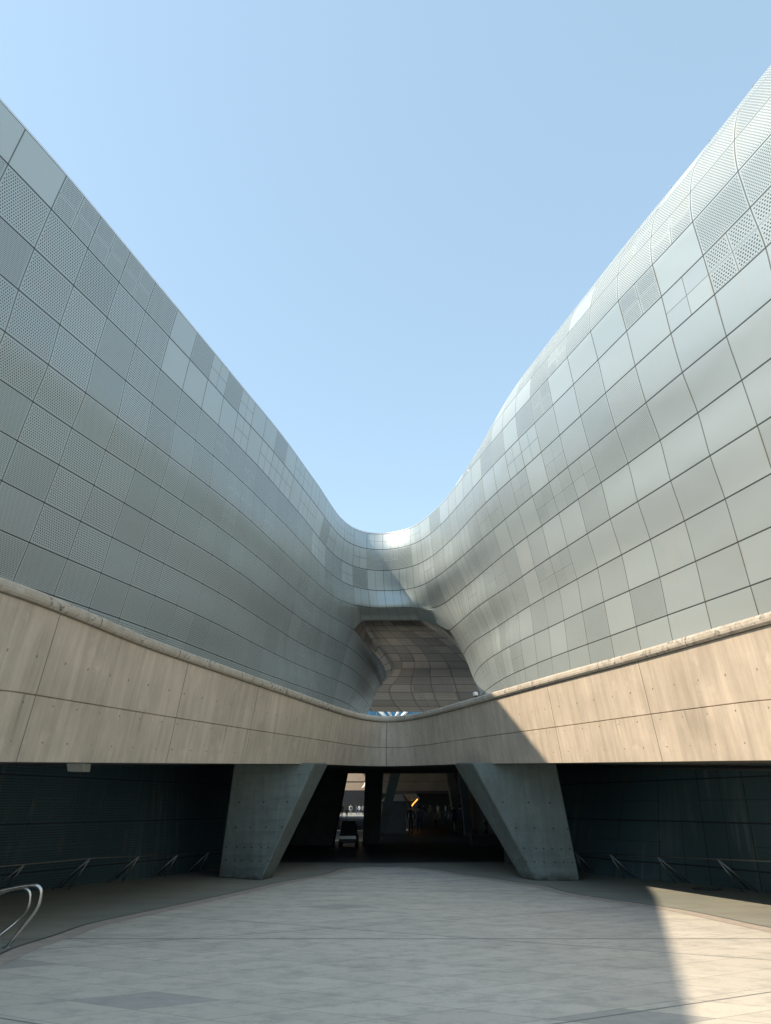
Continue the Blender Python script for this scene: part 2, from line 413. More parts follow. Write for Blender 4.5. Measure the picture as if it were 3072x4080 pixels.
R2 = [(156,1003),(309,1151),(440,1278),(551,1385),(648,1480),(734,1564),(810,1637),(877,1702),(935,1761),(986,1814),(1032,1862),(1077,1912),(1118,1960),(1157,2005),(1195,2047),(1225,2084),(1254,2121),(1279,2154),(1304,2183),(1327,2208),(1352,2228),(1376,2243),(1402,2256),(1460,2271),(1528,2275),(1592,2269),(1648,2256),(1685,2240),(1704,2230),(1747,2197),(1774,2173),(1807,2142),(1834,2113),(1867,2077),(1896,2043),(1931,2008),(1974,1967),(2025,1920),(2083,1869),(2148,1810),(2222,1741),(2308,1663),(2400,1577),(2525,1463),(2667,1334),(2843,1178),(3055,984)]
R3 = [(92,1169),(255,1307),(390,1422),(505,1520),(608,1608),(699,1687),(777,1753),(847,1813),(908,1867),(960,1915),(1010,1962),(1055,2009),(1099,2053),(1140,2093),(1175,2132),(1200,2159),(1237,2200),(1289,2258),(1342,2305),(1404,2337),(1465,2351),(1532,2355),(1596,2352),(1654,2343),(1697,2327),(1716,2315),(1770,2277),(1807,2247),(1923,2146),(2007,2074),(2056,2031),(2113,1984),(2180,1929),(2254,1867),(2345,1794),(2447,1709),(2570,1608),(2717,1484),(2899,1339)]
R4 = [(29,1328),(198,1457),(330,1557),(475,1666),(600,1761),(662,1808),(742,1869),(815,1924),(880,1974),(934,2019),(985,2062),(1031,2105),(1077,2148),(1118,2186),(1153,2221),(1189,2256),(1235,2299),(1274,2334),(1303,2359),(1333,2380),(1372,2399),(1411,2412),(1444,2419),(1474,2422),(1541,2423),(1606,2420),(1640,2420),(1672,2422),(1704,2427),(1726,2429),(1752,2419),(1776,2402),(1840,2350),(1900,2301),(1955,2254),(1993,2222),(2037,2187),(2086,2149),(2147,2104),(2216,2053),(2294,1995),(2387,1929),(2492,1854),(2619,1762),(2773,1651),(2960,1515)]
L5 = [(0,1516),(141,1607),(290,1708),(417,1792),(530,1864),(627,1930),(710,1987),(787,2039),(852,2085),(909,2127),(960,2166),(1007,2204),(1055,2243),(1096,2278),(1150,2326),(1200,2368),(1228,2391),(1289,2436),(1320,2457),(1363,2481),(1414,2505),(1430,2528),(1454,2562),(1481,2593),(1512,2624),(1536,2664),(1541,2697)]
L6 = [(0,1718),(79,1763),(238,1853),(371,1932),(485,1998),(586,2058),(673,2109),(751,2154),(819,2194),(878,2232),(933,2267),(984,2303),(1030,2338),(1110,2400),(1200,2466),(1310,2534),(1385,2574),(1417,2598),(1462,2642),(1495,2684),(1512,2715),(1517,2735)]
L7 = [(20,1923),(183,2006),(320,2076),(437,2137),(543,2189),(635,2236),(713,2276),(784,2313),(847,2348),(904,2380),(1050,2472),(1200,2565),(1296,2613),(1366,2643),(1404,2666),(1442,2697),(1468,2729),(1486,2755),(1493,2773)]
L8 = [(0,2114),(122,2164),(264,2225),(393,2279),(502,2325),(594,2364),(677,2399),(751,2433),(816,2463),(874,2491),(1040,2578),(1200,2654),(1272,2683),(1346,2713),(1396,2735),(1434,2765),(1466,2800),(1475,2819)]
L9 = [(0,2299),(63,2322),(211,2373),(343,2418),(456,2457),(555,2492),(714,2552),(844,2603),(980,2656),(1150,2718),(1300,2771),(1346,2787),(1396,2810),(1434,2843),(1452,2860)]
Q5 = [(1791,2513),(1833,2477),(1866,2448),(1900,2420),(1955,2381),(2023,2338),(2069,2306),(2121,2268),(2180,2229),(2251,2184),(2332,2132),(2426,2071),(2536,2001),(2669,1918),(2828,1816),(3026,1692)]
Q6 = [(1847,2606),(1851,2593),(1864,2576),(1895,2551),(1947,2519),(1999,2485),(2050,2452),(2096,2422),(2151,2390),(2213,2355),(2369,2269),(2582,2154),(2885,1991),(3072,1890)]
Q7 = [(1886,2704),(1890,2689),(1905,2663),(1936,2634),(2000,2593),(2072,2554),(2180,2504),(2315,2439),(2504,2355),(2627,2301),(2771,2237),(2942,2160),(3072,2102)]
Q8 = [(1917,2773),(1926,2760),(1948,2742),(2000,2707),(2072,2672),(2255,2598),(2348,2564),(2439,2532),(2543,2493),(2669,2448),(2819,2394),(3002,2331),(3072,2304)]
ZM = [14.45, 13.56, 12.55, 11.52, 10.5]
ZL = [9.62, 8.72, 7.83, 6.93, 6.08]
ZQ = [9.42, 8.38, 7.36, 6.36]
BR = {23: [1409,1406,1402,1404,1411], 24: [1458,1459,1460,1465,1474], 25: [1525,1526,1528,1532,1541], 26: [1588,1589,1592,1596,1606], 27: [1638,1640,1648,1654,1672], 28: [1670,1676,1685,1697,1726]}
LC = [1414, 1385, 1366, 1346, 1332]        # column through the arch corner on the shaded wall, rows L5..L9
U0, U1, UA, UB, UE = -24.0, 62.0, 23.0, 28.0, 28.0
SPU = 8                                     # mesh steps per panel

def row3d(px, z, mode, i, ug):
    """points of one seam at height z for the panel coordinates ug"""
    D = dense(px)
    P = np.array([at_z(a, b, z) for a, b in D])
    tl, tr = P @ DL, P @ DR - 0.10 * (14.45 - z)
    an = {}
    k = np.arange(len(P))
    if mode in 'ML':
        lim = int(np.argmax(D[:, 0] > 1345)) if (D[:, 0] > 1345).any() else len(P)
        for j, t in enumerate(TL):
            u = 2 + j
            if tl[0] < t < tl[lim - 1] and D[int(np.interp(t, tl[:lim], k[:lim])), 0] < 1345:
                an[u] = float(np.interp(t, tl[:lim], k[:lim]))
    if mode == 'M':
        for u, xs in BR.items():
            an[u] = float(np.interp(xs[i], D[:, 0], k))
    if mode == 'L':
        an[23] = float(np.interp(LC[i], D[:, 0], k)); an[UE] = float(len(P) - 1)
        if i == 0:
            k0 = int(an[23])
            for u, yt in ((24, 36.3), (25, 38.9), (26, 41.8), (27, 45.4)): an[u] = k0 + float(np.interp(yt, P[k0:, 1], k[:len(P) - k0]))
    if mode == 'Q':
        an[28] = 0.0
    if mode in 'MQ':
        lim = 1760 if mode == 'M' else D[0, 0] + 130
        ok_ = D[:, 0] > min(lim, 1900) - 20
        tt, kk = tr[ok_][::-1], k[ok_][::-1]
        for u, t in TRT:
            if tt[0] < t < tt[-1]:
                q = float(np.interp(t, tt, kk))
                if D[int(q), 0] > lim: an[u] = q
    us = np.array(sorted(an)); ks = np.array([an[u] for u in us])
    keep = [0]
    for q in range(1, len(us)):
        if ks[q] > ks[keep[-1]] + 1e-3: keep.append(q)
    us, ks = us[keep], ks[keep]
    out = np.zeros((len(ug), 3))
    inn = (ug >= us[0]) & (ug <= us[-1])
    q = pchip(us, ks, ug[inn])
    for c in range(3): out[inn, c] = np.interp(q, k, P[:, c])
    a0, a1 = out[inn][0], out[inn][-1]
    lo, hi = ug < us[0], ug > us[-1]
    w = 1.22
    if lo.any(): out[lo] = a0 + np.outer((ug[lo] - us[0]) * w, DL)
    if hi.any(): out[hi] = a1 - np.outer((ug[hi] - us[-1]) * 1.5, DR)
    return out

gM = np.arange(U0, U1 + 1e-6, 1.0 / SPU)
gL = np.arange(U0, UE + 1e-6, 1.0 / SPU)
gQ = np.arange(UB, U1 + 1e-6, 1.0 / SPU)
def sm(A): return smooth1(A, 5)
rowsM = [sm(row3d(p, z, 'M', i, gM)) for i, (p, z) in enumerate(zip((R0, R1, R2, R3, R4), ZM))]
rowsL = [sm(row3d(p, z, 'L', i, gL)) for i, (p, z) in enumerate(zip((L5, L6, L7, L8, L9), ZL))]
rowsQ = [sm(row3d(p, z, 'Q', i, gQ)) for i, (p, z) in enumerate(zip((Q5, Q6, Q7, Q8), ZQ))]
iA = int(round((UA - U0) * SPU)); iB = int(round((UB - U0) * SPU))
# the bridge's lower edge starts to roll under
w_ = np.clip((gM - 23) / 5, 0, 1); w_ = np.clip(np.sin(math.pi * w_) * 1.6, 0, 1)
w_ = smooth1(np.column_stack([w_, w_]), 4)[:, 0]
for r_, a_ in ((rowsM[4], 0.024), (rowsM[3], 0.008)):
    r_[:] = np.array([0, 0, EYE]) + (r_ - np.array([0, 0, EYE])) * (1 + a_ * w_)[:, None]
# rows further down, hidden behind the walkway
d = rowsQ[3] - rowsQ[2]
q9 = rowsQ[3] + (rowsQ[3] - rowsQ[2]) * 0.98
rowsQ.append(q9)
for zz in (5.1, 4.15, 3.3):
    rowsL.append(np.column_stack([rowsL[4][:, :2] + (rowsL[4][:, :2] - rowsL[3][:, :2]) / (ZL[4] - ZL[3]) * (zz - ZL[4]) * 0.6, np.full(len(gL), zz)]))
for zz in (4.3, 3.3):
    a, b = rowsQ[4], rowsQ[3]
    rowsQ.append(np.column_stack([a[:, :2] + (a[:, :2] - b[:, :2]) / (a[0, 2] - b[0, 2]) * (zz - a[0, 2]) * 0.6, np.full(len(gQ), zz)]))
# roof beyond the top seam
def outward(A, side):
    T = np.gradient(A, axis=0); T[:, 2] = 0; T /= np.linalg.norm(T, axis=1)[:, None]
    return np.column_stack([-T[:, 1], T[:, 0], np.zeros(len(A))])        # to the building side
OUT = smooth1(outward(rowsM[0], 0), 10)
OUT /= np.linalg.norm(OUT, axis=1)[:, None]
def lerp_profile(u):
    flat = np.array([(0.12, 0.03), (0.6, 0.05), (1.6, 0.06), (3.2, 0.06), (6, 0.06), (12, 0.06)])
    deck = np.array([(0.3, 0.2), (1.2, 0.6), (3.0, 1.45), (6.0, 2.55), (9, 3.2), (12, 3.5)])
    whale = np.array([(0.12, 0.85), (0.45, 1.72), (1.1, 2.65), (2.3, 3.55), (4.8, 4.4), (10, 4.5)])
    def st(a, b): t = min(1, max(0, (u - a) / (b - a))); return t * t * (3 - 2 * t)
    p = flat + (deck - flat) * st(24.2, 28)
    return p + (whale - p) * st(28.5, 38)
PROF = np.array([lerp_profile(u) * np.array([1, 1 + 0.14 * min(1, max(0, (u - 38) / 8))]) for u in gM])
topRows = [rowsM[0] + OUT * PROF[:, k, 0:1] + np.array([0, 0, 1.0]) * PROF[:, k, 1:2] for k in range(6)]

# vault: columns of (x, y) down from the bridge's lower seam R4, over the lip and back along the ceiling
VY = [2423, 2448, 2473, 2505, 2550, 2600, 2650, 2700, 2750, 2800, 2836]
VZ = [10.7, 10.57, 10.36, 10.18, 10.10, 10.07, 9.98, 9.76, 9.66, 9.58, 9.25]
def colx(pts):
    p = np.array(pts, float); return np.interp(VY, p[:, 0], p[:, 1])
VC = {
 'a': [(2419,1444),(2460,1452),(2490,1460),(2520,1473),(2560,1501),(2600,1541),(2650,1573),(2680,1574),(2700,1558),(2725,1524),(2750,1488),(2800,1494),(2836,1524)],
 '0': [(2423,1474),(2472,1489),(2506,1503),(2535,1534),(2562,1562),(2595,1590),(2617,1604),(2641,1612),(2672,1609),(2704,1592),(2730,1576),(2754,1569),(2783,1576),(2814,1598),(2836,1620)],
 '1': [(2423,1507),(2472,1520),(2499,1538),(2530,1570),(2559,1598),(2583,1625),(2607,1644),(2636,1655),(2655,1657),(2680,1653),(2708,1645),(2740,1643),(2771,1650),(2802,1665),(2836,1694)],
 '2': [(2423,1541),(2472,1555),(2494,1573),(2516,1601),(2547,1634),(2579,1666),(2603,1692),(2629,1708),(2658,1715),(2684,1715),(2713,1716),(2754,1725),(2790,1738),(2819,1754),(2836,1766)],
 '3': [(2422,1573),(2472,1592),(2494,1613),(2528,1652),(2545,1682),(2574,1717),(2607,1750),(2624,1763),(2646,1777),(2670,1786),(2704,1795),(2735,1804),(2773,1816),(2836,1842)],
 '4': [(2420,1606),(2472,1631),(2492,1649),(2511,1680),(2530,1714),(2566,1761),(2598,1798),(2622,1827),(2650,1853),(2690,1880),(2750,1905),(2836,1938)],
 '5': [(2420,1640),(2472,1668),(2492,1693),(2511,1728),(2530,1765),(2566,1813),(2598,1848),(2622,1876),(2650,1903),(2690,1933),(2750,1962),(2836,1998)],
}
nV = len(VY)
sV = np.linspace(0, nV - 1, (nV - 1) * 8 + 1)
def vcol(key):
    xs = colx(VC[key]); P = np.array([at_z(x, y, z) for x, y, z in zip(xs, VY, VZ)]); return P
colW = [rowsM[4][iA], 0.5 * (rowsM[4][iA] + rowsL[0][iA]) + np.array([0, .05, 0]), rowsL[0][iA]]
colW += [rowsL[0][iA + 8 * k] for k in range(1, 6)] + [at_z(1470, 2752, 9.62), at_z(1420, 2798, 9.62), at_z(1400, 2826, 9.62)]
vc = [np.array(colW)] + [vcol(k) for k in 'a012345']
eR = [rowsM[4][iB], 0.5 * (rowsM[4][iB] + rowsQ[0][0]), rowsQ[0][0], 0.5 * (rowsQ[0][0] + rowsQ[1][0]), rowsQ[1][0], 0.5 * (rowsQ[1][0] + rowsQ[2][0]), rowsQ[2][0], 0.5 * (rowsQ[2][0] + rowsQ[3][0]), rowsQ[3][0], rowsQ[4][0], rowsQ[5][0]]
vc.append(np.array(eR))
# first row of every column sits on the bridge seam
xs4 = rowsM[4][iA:iB + 1]
uV = [23, 23.5, 24, 24.5, 25, 25.5, 26, 26.55, 28]
for k in range(1, 8):
    # find the bridge seam point with the same image column as the trace
    pj = [((p[0]) / (p[1] * cs + (p[2] - EYE) * sn)) * FPX + 1536 for p in xs4]
    x0 = colx(VC['a012345'[k - 1]])[0]
    t = np.interp(x0, pj, np.arange(len(pj)))
    vc[k][0] = [np.interp(t, np.arange(len(pj)), xs4[:, c]) for c in range(3)]
    uV[k] = UA + t / SPU
V2 = np.array([catmull(c, sV) for c in vc])                       # columns x fine rows
ug_ = gM[iA:iB + 1]
uV[0], uV[-1] = UA, UB
VG = np.array([[pchip(uV, V2[:, j, c], ug_) for c in range(3)] for j in range(V2.shape[1])]).transpose(2, 0, 1)   # u, row, xyz
VG[:, 0] = rowsM[4][iA:iB + 1]
uvx = ug_

# ------------------------------------------------------------------ the museum building
bld = empty("museum_building", (0, 30, 0))
tag(bld, "curving silver metal museum clad in square panels, two leaning wings joined by a bridge", "building")
BO = np.array([0, 30, 0.0])

def fine_rows(rows, per=6):
    rows = np.array(rows); nv = len(rows)
    t = np.linspace(0, nv - 1, (nv - 1) * per + 1)
    out = np.zeros((len(t), rows.shape[1], 3))
    for j in range(rows.shape[1]): out[:, j] = catmull(rows[:, j], t)
    return out, t

PAN = {}
def panel(key, u, v):
    """clad style of one panel: sub columns, sub rows, hole pitch, hole size, tone"""
    k = (key, u, v)
    if k in PAN: return PAN[k]
    r = random.Random(hash((ord(key), u * 131 + 7, v * 977 + 3)) & 0xffffffff)
    a = dict(nu=1, nv=1, pitch=0, hole=0.085, shade=r.uniform(-0.03, 0.03))
    x = r.random()
    if key == 'V':
        a['nu'] = r.choice((1, 1, 2)); a['nv'] = r.choice((2, 3, 3, 4)); a['shade'] = r.uniform(-0.42, 0.25)
    elif key == 'B': a['shade'] *= 0.4
    elif u < 23:            # shaded wall: perforated low and near, plain towards the top of the far end
        plain = (v <= 1 and u > 5 and x < 0.85) or (v == 2 and u > 12 and x < 0.45) or (v == 0 and u < 2) or (v == 1 and u == 6)
        if v == 0 and u in (2, 3, 4): a.update(nu=2, nv=2, pitch=24)
        elif plain:
            if u > 7 and r.random() < 0.45: a.update(nu=2, nv=2)
            if u > 16 and r.random() < 0.6: a['nu'] = r.choice((2, 3)); a['nv'] = r.choice((1, 2))
            a['shade'] += 0.02
        else:
            a['pitch'] = 18 if r.random() < 0.72 else 25
            if r.random() < 0.12: a.update(pitch=30, hole=0.085, shade=a['shade'] - 0.02)
            if 6 < u < 15 and 1 < v < 5 and r.random() < 0.3: a.update(nu=2, nv=2)
            if u > 15: a['nu'] = r.choice((1, 2, 3)); a['pitch'] = 26
            if u > 15 and r.random() < 0.3: a['nv'] = 2
            a['shade'] += r.choice((0, 0, -0.04, 0.02))
    elif u < 28:
        if v == 0: a.update(nu=2, nv=2) if u >= 24 else None
        elif v == 1:
            if u in (24, 26): a.update(pitch=18)
            elif u == 25: a.update(nu=2, nv=2, pitch=22)
            elif u == 23: a.update(nu=2, nv=2)
            else: a.update(nu=2)
        elif v == 2:
            if u == 23: a.update(pitch=24, hole=0.12)
            else: a.update(nu=2)
        else: a.update(nu=2)
        a['shade'] *= 0.5
    else:                   # sunlit wall: perforated along the top, mostly plain below
        if v < 0:
            a['pitch'] = 20
            if x < 0.25: a['nu'] = 2; a['nv'] = 2
            if x > 0.85: a['pitch'] = 0
        elif u < 35 and v >= 1:
            a['nu'] = r.choice((2, 2, 3, 4)); a['nv'] = r.choice((1, 1, 2))
            a['pitch'] = 28 if r.random() < 0.62 else 0; a['hole'] = 0.04
        elif v == 0:
            a['pitch'] = 20 if (u > 43 or x < 0.6) else 0
            if u in (44, 42, 40): a.update(pitch=0)
            if u in (43, 39): a.update(nu=2, nv=2, pitch=24)
        elif v == 1:
            if u in (45, 46): a.update(nu=2, nv=2, pitch=16)
            elif u in (44, 38, 37): a.update(nu=2, nv=2)
            elif x < 0.45 and u < 43: a.update(pitch=24, hole=0.05)
            elif x < 0.6 and u < 42: a.update(nu=2, nv=2)
        else:
            if u in (46, 47) and v in (4, 5): a.update(nu=2, nv=2, pitch=20, hole=0.075)
            elif u == 41 and v == 7: a.update(pitch=28, hole=0.045, shade=-0.02)
            elif v <= 3 and u in (42, 41) and x < 0.6: a.update(pitch=26, hole=0.045)
            elif u < 41 and x < 0.38: a.update(pitch=28, hole=0.035)
            elif u < 41 and x < 0.52: a.update(nu=2, nv=2, pitch=28, hole=0.035)
            a['shade'] *= 0.6
    PAN[k] = a
    return a

PIECES = []      # (name, label, key, 3d grid [row][col], u values, v values)
def add_piece(name, label, key, G, us, vs): PIECES.append((name, label, key, G, us, vs))

nxt = np.zeros_like(rowsM[4])
nxt[:iA] = rowsL[0][:iA]; nxt[iB + 1:] = rowsQ[0][1:]; nxt[iA:iB + 1] = VG[:, 10]
nxt = smooth1(nxt, 2)
FM, tM = fine_rows([rowsM[k] for k in range(5)] + [nxt])
FM, tM = FM[:-6], tM[:-6]
# rows L4(top, shared) .. L12 on the shaded side, for the part up to the arch corner, plus the return into the passage
nl = len(gL)
FLa, tLa = fine_rows([rowsM[3][:iA + 1], rowsM[4][:iA + 1]] + [r[:iA + 1] for r in rowsL], 16)
FLa, tLa = FLa[16:], tLa[16:] - 1 + 4
FLb, tLb = fine_rows([rowsM[4][iA:iA + len(gL) - iA]] + [r[iA:] for r in rowsL], 16); FLb, tLb = FLb[16:], tLb[16:] + 4
FLb[:, 0] = FLa[16:, -1]
FQ, tQ = fine_rows([rowsM[3][iB:], rowsM[4][iB:]] + rowsQ, 16)
FQ, tQ = FQ[16:], tQ[16:] - 1 + 4
VG[0, 0:17] = FLa[0:17, -1]
VG[0, 16:57] = FLb[0, :]
VG[-1, 0:65] = FQ[0:65, 0]; VG[-1, 64:81] = FQ[64:97:2, 0]
split = int(round((8 - U0) * SPU))
add_piece("facade", "perforated shaded facade of the wing", 'F', FM[:, :iA + 1], gM[:iA + 1], tM)
add_piece("facade", "perforated shaded facade of the wing", 'F', FLa, gM[:iA + 1], tLa)
add_piece("facade", "perforated shaded facade of the wing", 'F', FLb, UA + (gL[iA:] - UA) * 2.2, tLb)
add_piece("skybridge", None, 'F', FM[:, iA:iB + 1], gM[iA:iB + 1], tM)
add_piece("facade_sunlit", "plain sunlit facade swelling outwards", 'F', FM[:, iB:], gM[iB:], tM)
add_piece("facade_sunlit", "plain sunlit facade swelling outwards", 'F', FQ, gM[iB:], tQ)
FT, tT = fine_rows([topRows[2], topRows[1], topRows[0], rowsM[0], rowsM[1]])
FT, tT = FT[:-6], tT[:-6] - 3
i29 = int(round((30 - U0) * SPU))
add_piece("facade_sunlit", None, 'F', FT[:, i29:], gM[i29:], tT)
FR, tR = fine_rows([topRows[5], topRows[4], topRows[3], topRows[2]])
vv = 7 + sV
VT = VG.transpose(1, 0, 2); cut = 16
add_piece("skybridge", None, 'B', VT[:cut + 1], uvx * 1.8, np.linspace(4, 5, cut + 1))
add_piece("vault_ceiling", "reflective metal vault under the bridge", 'V', VT[cut:], uvx * 1.8, 20 + np.linspace(0, 13, VT.shape[0] - cut))

# shared smooth normals
acc = {}
def kk(p): return (round(p[0], 3), round(p[1], 3), round(p[2], 3))
for nme, lab, key, G, us, vs in PIECES:
    a = G[:-1, :-1]; b = G[:-1, 1:]; c = G[1:, 1:]; e = G[1:, :-1]
    nn = np.cross(c - a, b - e)
    for di, dj in ((0, 0), (0, 1), (1, 1), (1, 0)):
        for i in range(nn.shape[0]):
            for j in range(nn.shape[1]):
                q = kk(G[i + di, j + dj]); acc[q] = acc.get(q, 0) + nn[i, j]
groups = {}
for pc in PIECES: groups.setdefault(pc[0], []).append(pc)
for nme, pcs in groups.items():
    vs_, idx, fs, uvs, fa = [], {}, [], [], []
    for _, lab, key, G, us, vs in pcs:
        I = np.zeros(G.shape[:2], int)
        for i in range(G.shape[0]):
            for j in range(G.shape[1]):
                q = kk(G[i, j])
                if q not in idx: idx[q] = len(vs_); vs_.append(tuple(G[i, j] - BO))
                I[i, j] = idx[q]
        for i in range(G.shape[0] - 1):
            for j in range(G.shape[1] - 1):
                f = [I[i, j], I[i + 1, j], I[i + 1, j + 1], I[i, j + 1]]
                if len(set(f)) < 3: continue
                if len(set(f)) == 3: continue
                fs.append(tuple(f))
                uvs.append([(us[j], vs[i]), (us[j], vs[i + 1]), (us[j + 1], vs[i + 1]), (us[j + 1], vs[i])])
                fa.append(panel(key, int(math.floor((us[j] + us[j + 1]) / 2)), int(math.floor((vs[i] + vs[i + 1]) / 2))))
    mb = MB(); mb.v = vs_; mb.f = fs; mb.uv = uvs; mb.fa = fa; mb.sm = [True] * len(fs)
    o = mb.build("facade" if nme.startswith("facade") else nme, M['vault' if nme == "vault_ceiling" else 'facade'], bld)
    if pcs[0][1]: o["label"] = pcs[0][1]
    inv = [None] * len(vs_)
    for q, i in idx.items():
        v = Vector(acc[q]); inv[i] = v.normalized() if v.length > 0 else Vector((0, 0, 1))
    o.data.normals_split_custom_set_from_vertices([tuple(v) for v in inv])

# roof deck behind the top edge
def strip(mb, A, B, smooth=True):
    n = len(A); mb.add(list(A) + list(B), [(k, k + 1, n + k + 1, n + k) for k in range(n - 1)], smooth=smooth)
mb = MB()
ch = [rowsM[0]] + topRows
i34 = i29 + 1
for a, b in zip(ch[:-1], ch[1:]):
    strip(mb, (a - BO)[:i34:2], (b - BO)[:i34:2])
for a, b in zip(ch[3:-1], ch[4:]):
    strip(mb, (a - BO)[i34 - 1::2], (b - BO)[i34 - 1::2])
mb.build("roof", M['roof'], bld)
mb = MB()
i36 = int(round((34 - U0) * SPU))
mb.tube([tuple(p - BO + np.array([0, 0, 0.03]) + o_ * 0.05) for p, o_ in zip(rowsM[0][:i36:3], OUT[:i36:3])], 0.055, 6)
mb.build("roof_trim", M['trim'], bld)

# lower part of the two wings, seen below the walkway
lb = [(-60,3576),(0,3567),(204,3543),(432,3513),(600,3497),(744,3477),(870,3459),(960,3449)]
rb = [(3140,3564),(3072,3558),(2750,3517),(2537,3501),(2420,3490),(2312,3474),(2220,3462),(2130,3452)]
def lower(base, top_row, us_top, dvec, back, name_label):
    G0 = np.array([gnd(*p) for p in base])
    pre = [G0[0] - dvec * k for k in (20, 14, 9, 5, 2.2)]
    G0 = np.array(pre + list(G0) + [G0[-1] + (G0[-1] - G0[-2]) * 1.5])
    s = np.concatenate([[0], np.cumsum(np.linalg.norm(np.diff(G0, axis=0), axis=1))])
    q = np.linspace(0, s[-1], 160)
    B = np.stack([pchip(s, G0[:, c], q) for c in range(3)], 1)
    B = smooth1(B, 3)
    t0 = B @ dvec
    T = np.stack([np.interp(t0, top_row @ dvec, top_row[:, c]) for c in range(3)], 1)
    us = np.interp(t0, top_row @ dvec, us_top)
    n = 25
    G = np.array([T + (B - T) * k / (n - 1.0) for k in range(n)])
    vs = np.linspace(8.0, 8.0 + 3.4, n)
    mb = MB(); N = len(B)
    V = [tuple(p - BO) for r in G for p in r]; fs, uvs, fa = [], [], []
    for i in range(n - 1):
        for j in range(N - 1):
            fs.append((i * N + j, (i + 1) * N + j, (i + 1) * N + j + 1, i * N + j + 1))
            uvs.append([(us[j], vs[i]), (us[j], vs[i + 1]), (us[j + 1], vs[i + 1]), (us[j + 1], vs[i])])
            uu_, vv_ = int(math.floor((us[j] + us[j + 1]) / 2)), int(math.floor((vs[i] + vs[i + 1]) / 2))
            r = random.Random(uu_ * 77 + vv_ * 13)
            fa.append(dict(nu=r.choice((1, 2)), nv=r.choice((1, 2)), pitch=18 if back else 0, hole=0.085, shade=r.uniform(-.03, .03)))
    mb.add(V, fs, uvs, fa, True)
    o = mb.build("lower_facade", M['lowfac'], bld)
    return o
sl = [k for k in range(0, iA - 10)]
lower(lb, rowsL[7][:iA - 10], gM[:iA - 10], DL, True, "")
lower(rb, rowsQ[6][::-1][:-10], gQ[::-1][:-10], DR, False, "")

# two dark vents low on the shaded wall inside the passage
for (x0, y0) in ((1450, 2810), (1442, 2829)):
    p = at_y(x0, y0, 40.2); mb = MB(); mb.box(p - BO, (0.16, 0.28, 0.24), R(-35)); mb.build("vent", M['black'], bld)

# ------------------------------------------------------------------ the elevated walkway
wk = empty("elevated_walkway", (0, 25, 0))
tag(wk, "tan concrete elevated walkway with rounded parapet, forking round two leaning piers", "walkway")
WO = np.array([0, 25, 0.0])
TOPL = [(0,2302),(99,2332),(248,2398),(383,2451),(548,2528),(759,2605),(1037,2705),(1100,2729),(1200,2765),(1300,2799),(1384,2839),(1425,2854),(1468,2863),(1540,2867),(1600,2864),(1672,2849),(1744,2824),(1828,2800),(1888,2783),(1972,2758),(2269,2672),(2520,2604),(2764,2530),(3072,2440)]
SEAM = [(0,2745),(149,2771),(700,2860),(1100,2923),(1350,2959),(1451,2975),(1541,2980),(1643,2977),(1689,2969),(1810,2951),(2035,2921),(2216,2897),(2632,2840),(3072,2784)]
BOT = [(0,3036),(1100,3044),(1316,3044),(1402,3050),(1532,3051),(1667,3050),(1748,3046),(1883,3043),(2216,3040),(3072,3029)]
ZT = 4.5
D = dense(TOPL, 260)
T = smooth1(np.array([at_z(a, b, ZT) for a, b in D]), 9)
# lengthen both ends past the viewer
e0, e1 = T[0] - T[14], T[-1] - T[-15]
e0 /= np.linalg.norm(e0); e1 /= np.linalg.norm(e1)
pre = np.array([T[0] + e0 * k for k in np.linspace(16, 0.4, 30)]); post = np.array([T[-1] + e1 * k for k in np.linspace(0.4, 16, 30)])
nI0, nI1 = len(pre), len(pre) + len(T)
T = np.concatenate([pre, T, post])
tg = smooth1(np.gradient(T, axis=0), 4); tg /= np.linalg.norm(tg, axis=1)[:, None]
NIN = np.column_stack([tg[:, 1], -tg[:, 0], np.zeros(len(T))])          # towards the plaza
LEAN = 0.14
def proj(p):
    zc = p[1] * cs + (p[2] - EYE) * sn
    yc = -p[1] * sn + (p[2] - EYE) * cs
    return 1536 + FPX * p[0] / zc, 2040 - FPX * yc / zc
def drop(line):
    L = np.array(line, float); out = np.zeros(len(T))
    for k in range(nI0, nI1):
        lo, hi = 0.0, 4.4
        for _ in range(40):
            m = 0.5 * (lo + hi)
            x, y = proj(T[k] - NIN[k] * LEAN * m - np.array([0, 0, m]))
            if y < np.interp(x, L[:, 0], L[:, 1]): lo = m
            else: hi = m
        out[k] = lo
    a = out[nI0:nI1]
    sl0 = (a[0] - a[20]) / np.linalg.norm(T[nI0] - T[nI0 + 20]); sl1 = (a[-1] - a[-21]) / np.linalg.norm(T[nI1 - 1] - T[nI1 - 21])
    for k in range(nI0): out[k] = a[0] + sl0 * 0.3 * np.linalg.norm(T[k] - T[nI0])
    for k in range(nI1, len(T)): out[k] = a[-1] + sl1 * 0.3 * np.linalg.norm(T[k] - T[nI1 - 1])
    return smooth1(np.column_stack([out, out]), 6)[:, 0]
dS, dB = drop(SEAM), drop(BOT)
arc = np.concatenate([[0], np.cumsum(np.linalg.norm(np.diff(T, axis=0), axis=1))])
pj_ = np.array([proj(p)[0] for p in T[nI0:nI1]])
JOINTS = [float(np.interp(x, pj_, arc[nI0:nI1])) for x in (255, 759, 1037, 1331, 1541, 1830, 2173, 2533)]
JOINTS = [JOINTS[0] - 5.2] + JOINTS + [JOINTS[-1] + 4.0, JOINTS[-1] + 9]
M['concrete'] = concrete_mat("fair_faced_concrete", (0.60, 0.51, 0.41), 1.25, JOINTS)
face = lambda dd, push=0.0: T - NIN * (LEAN * dd)[:, None] + NIN * push - np.array([0, 0, 1.0]) * dd[:, None]
mb = MB()
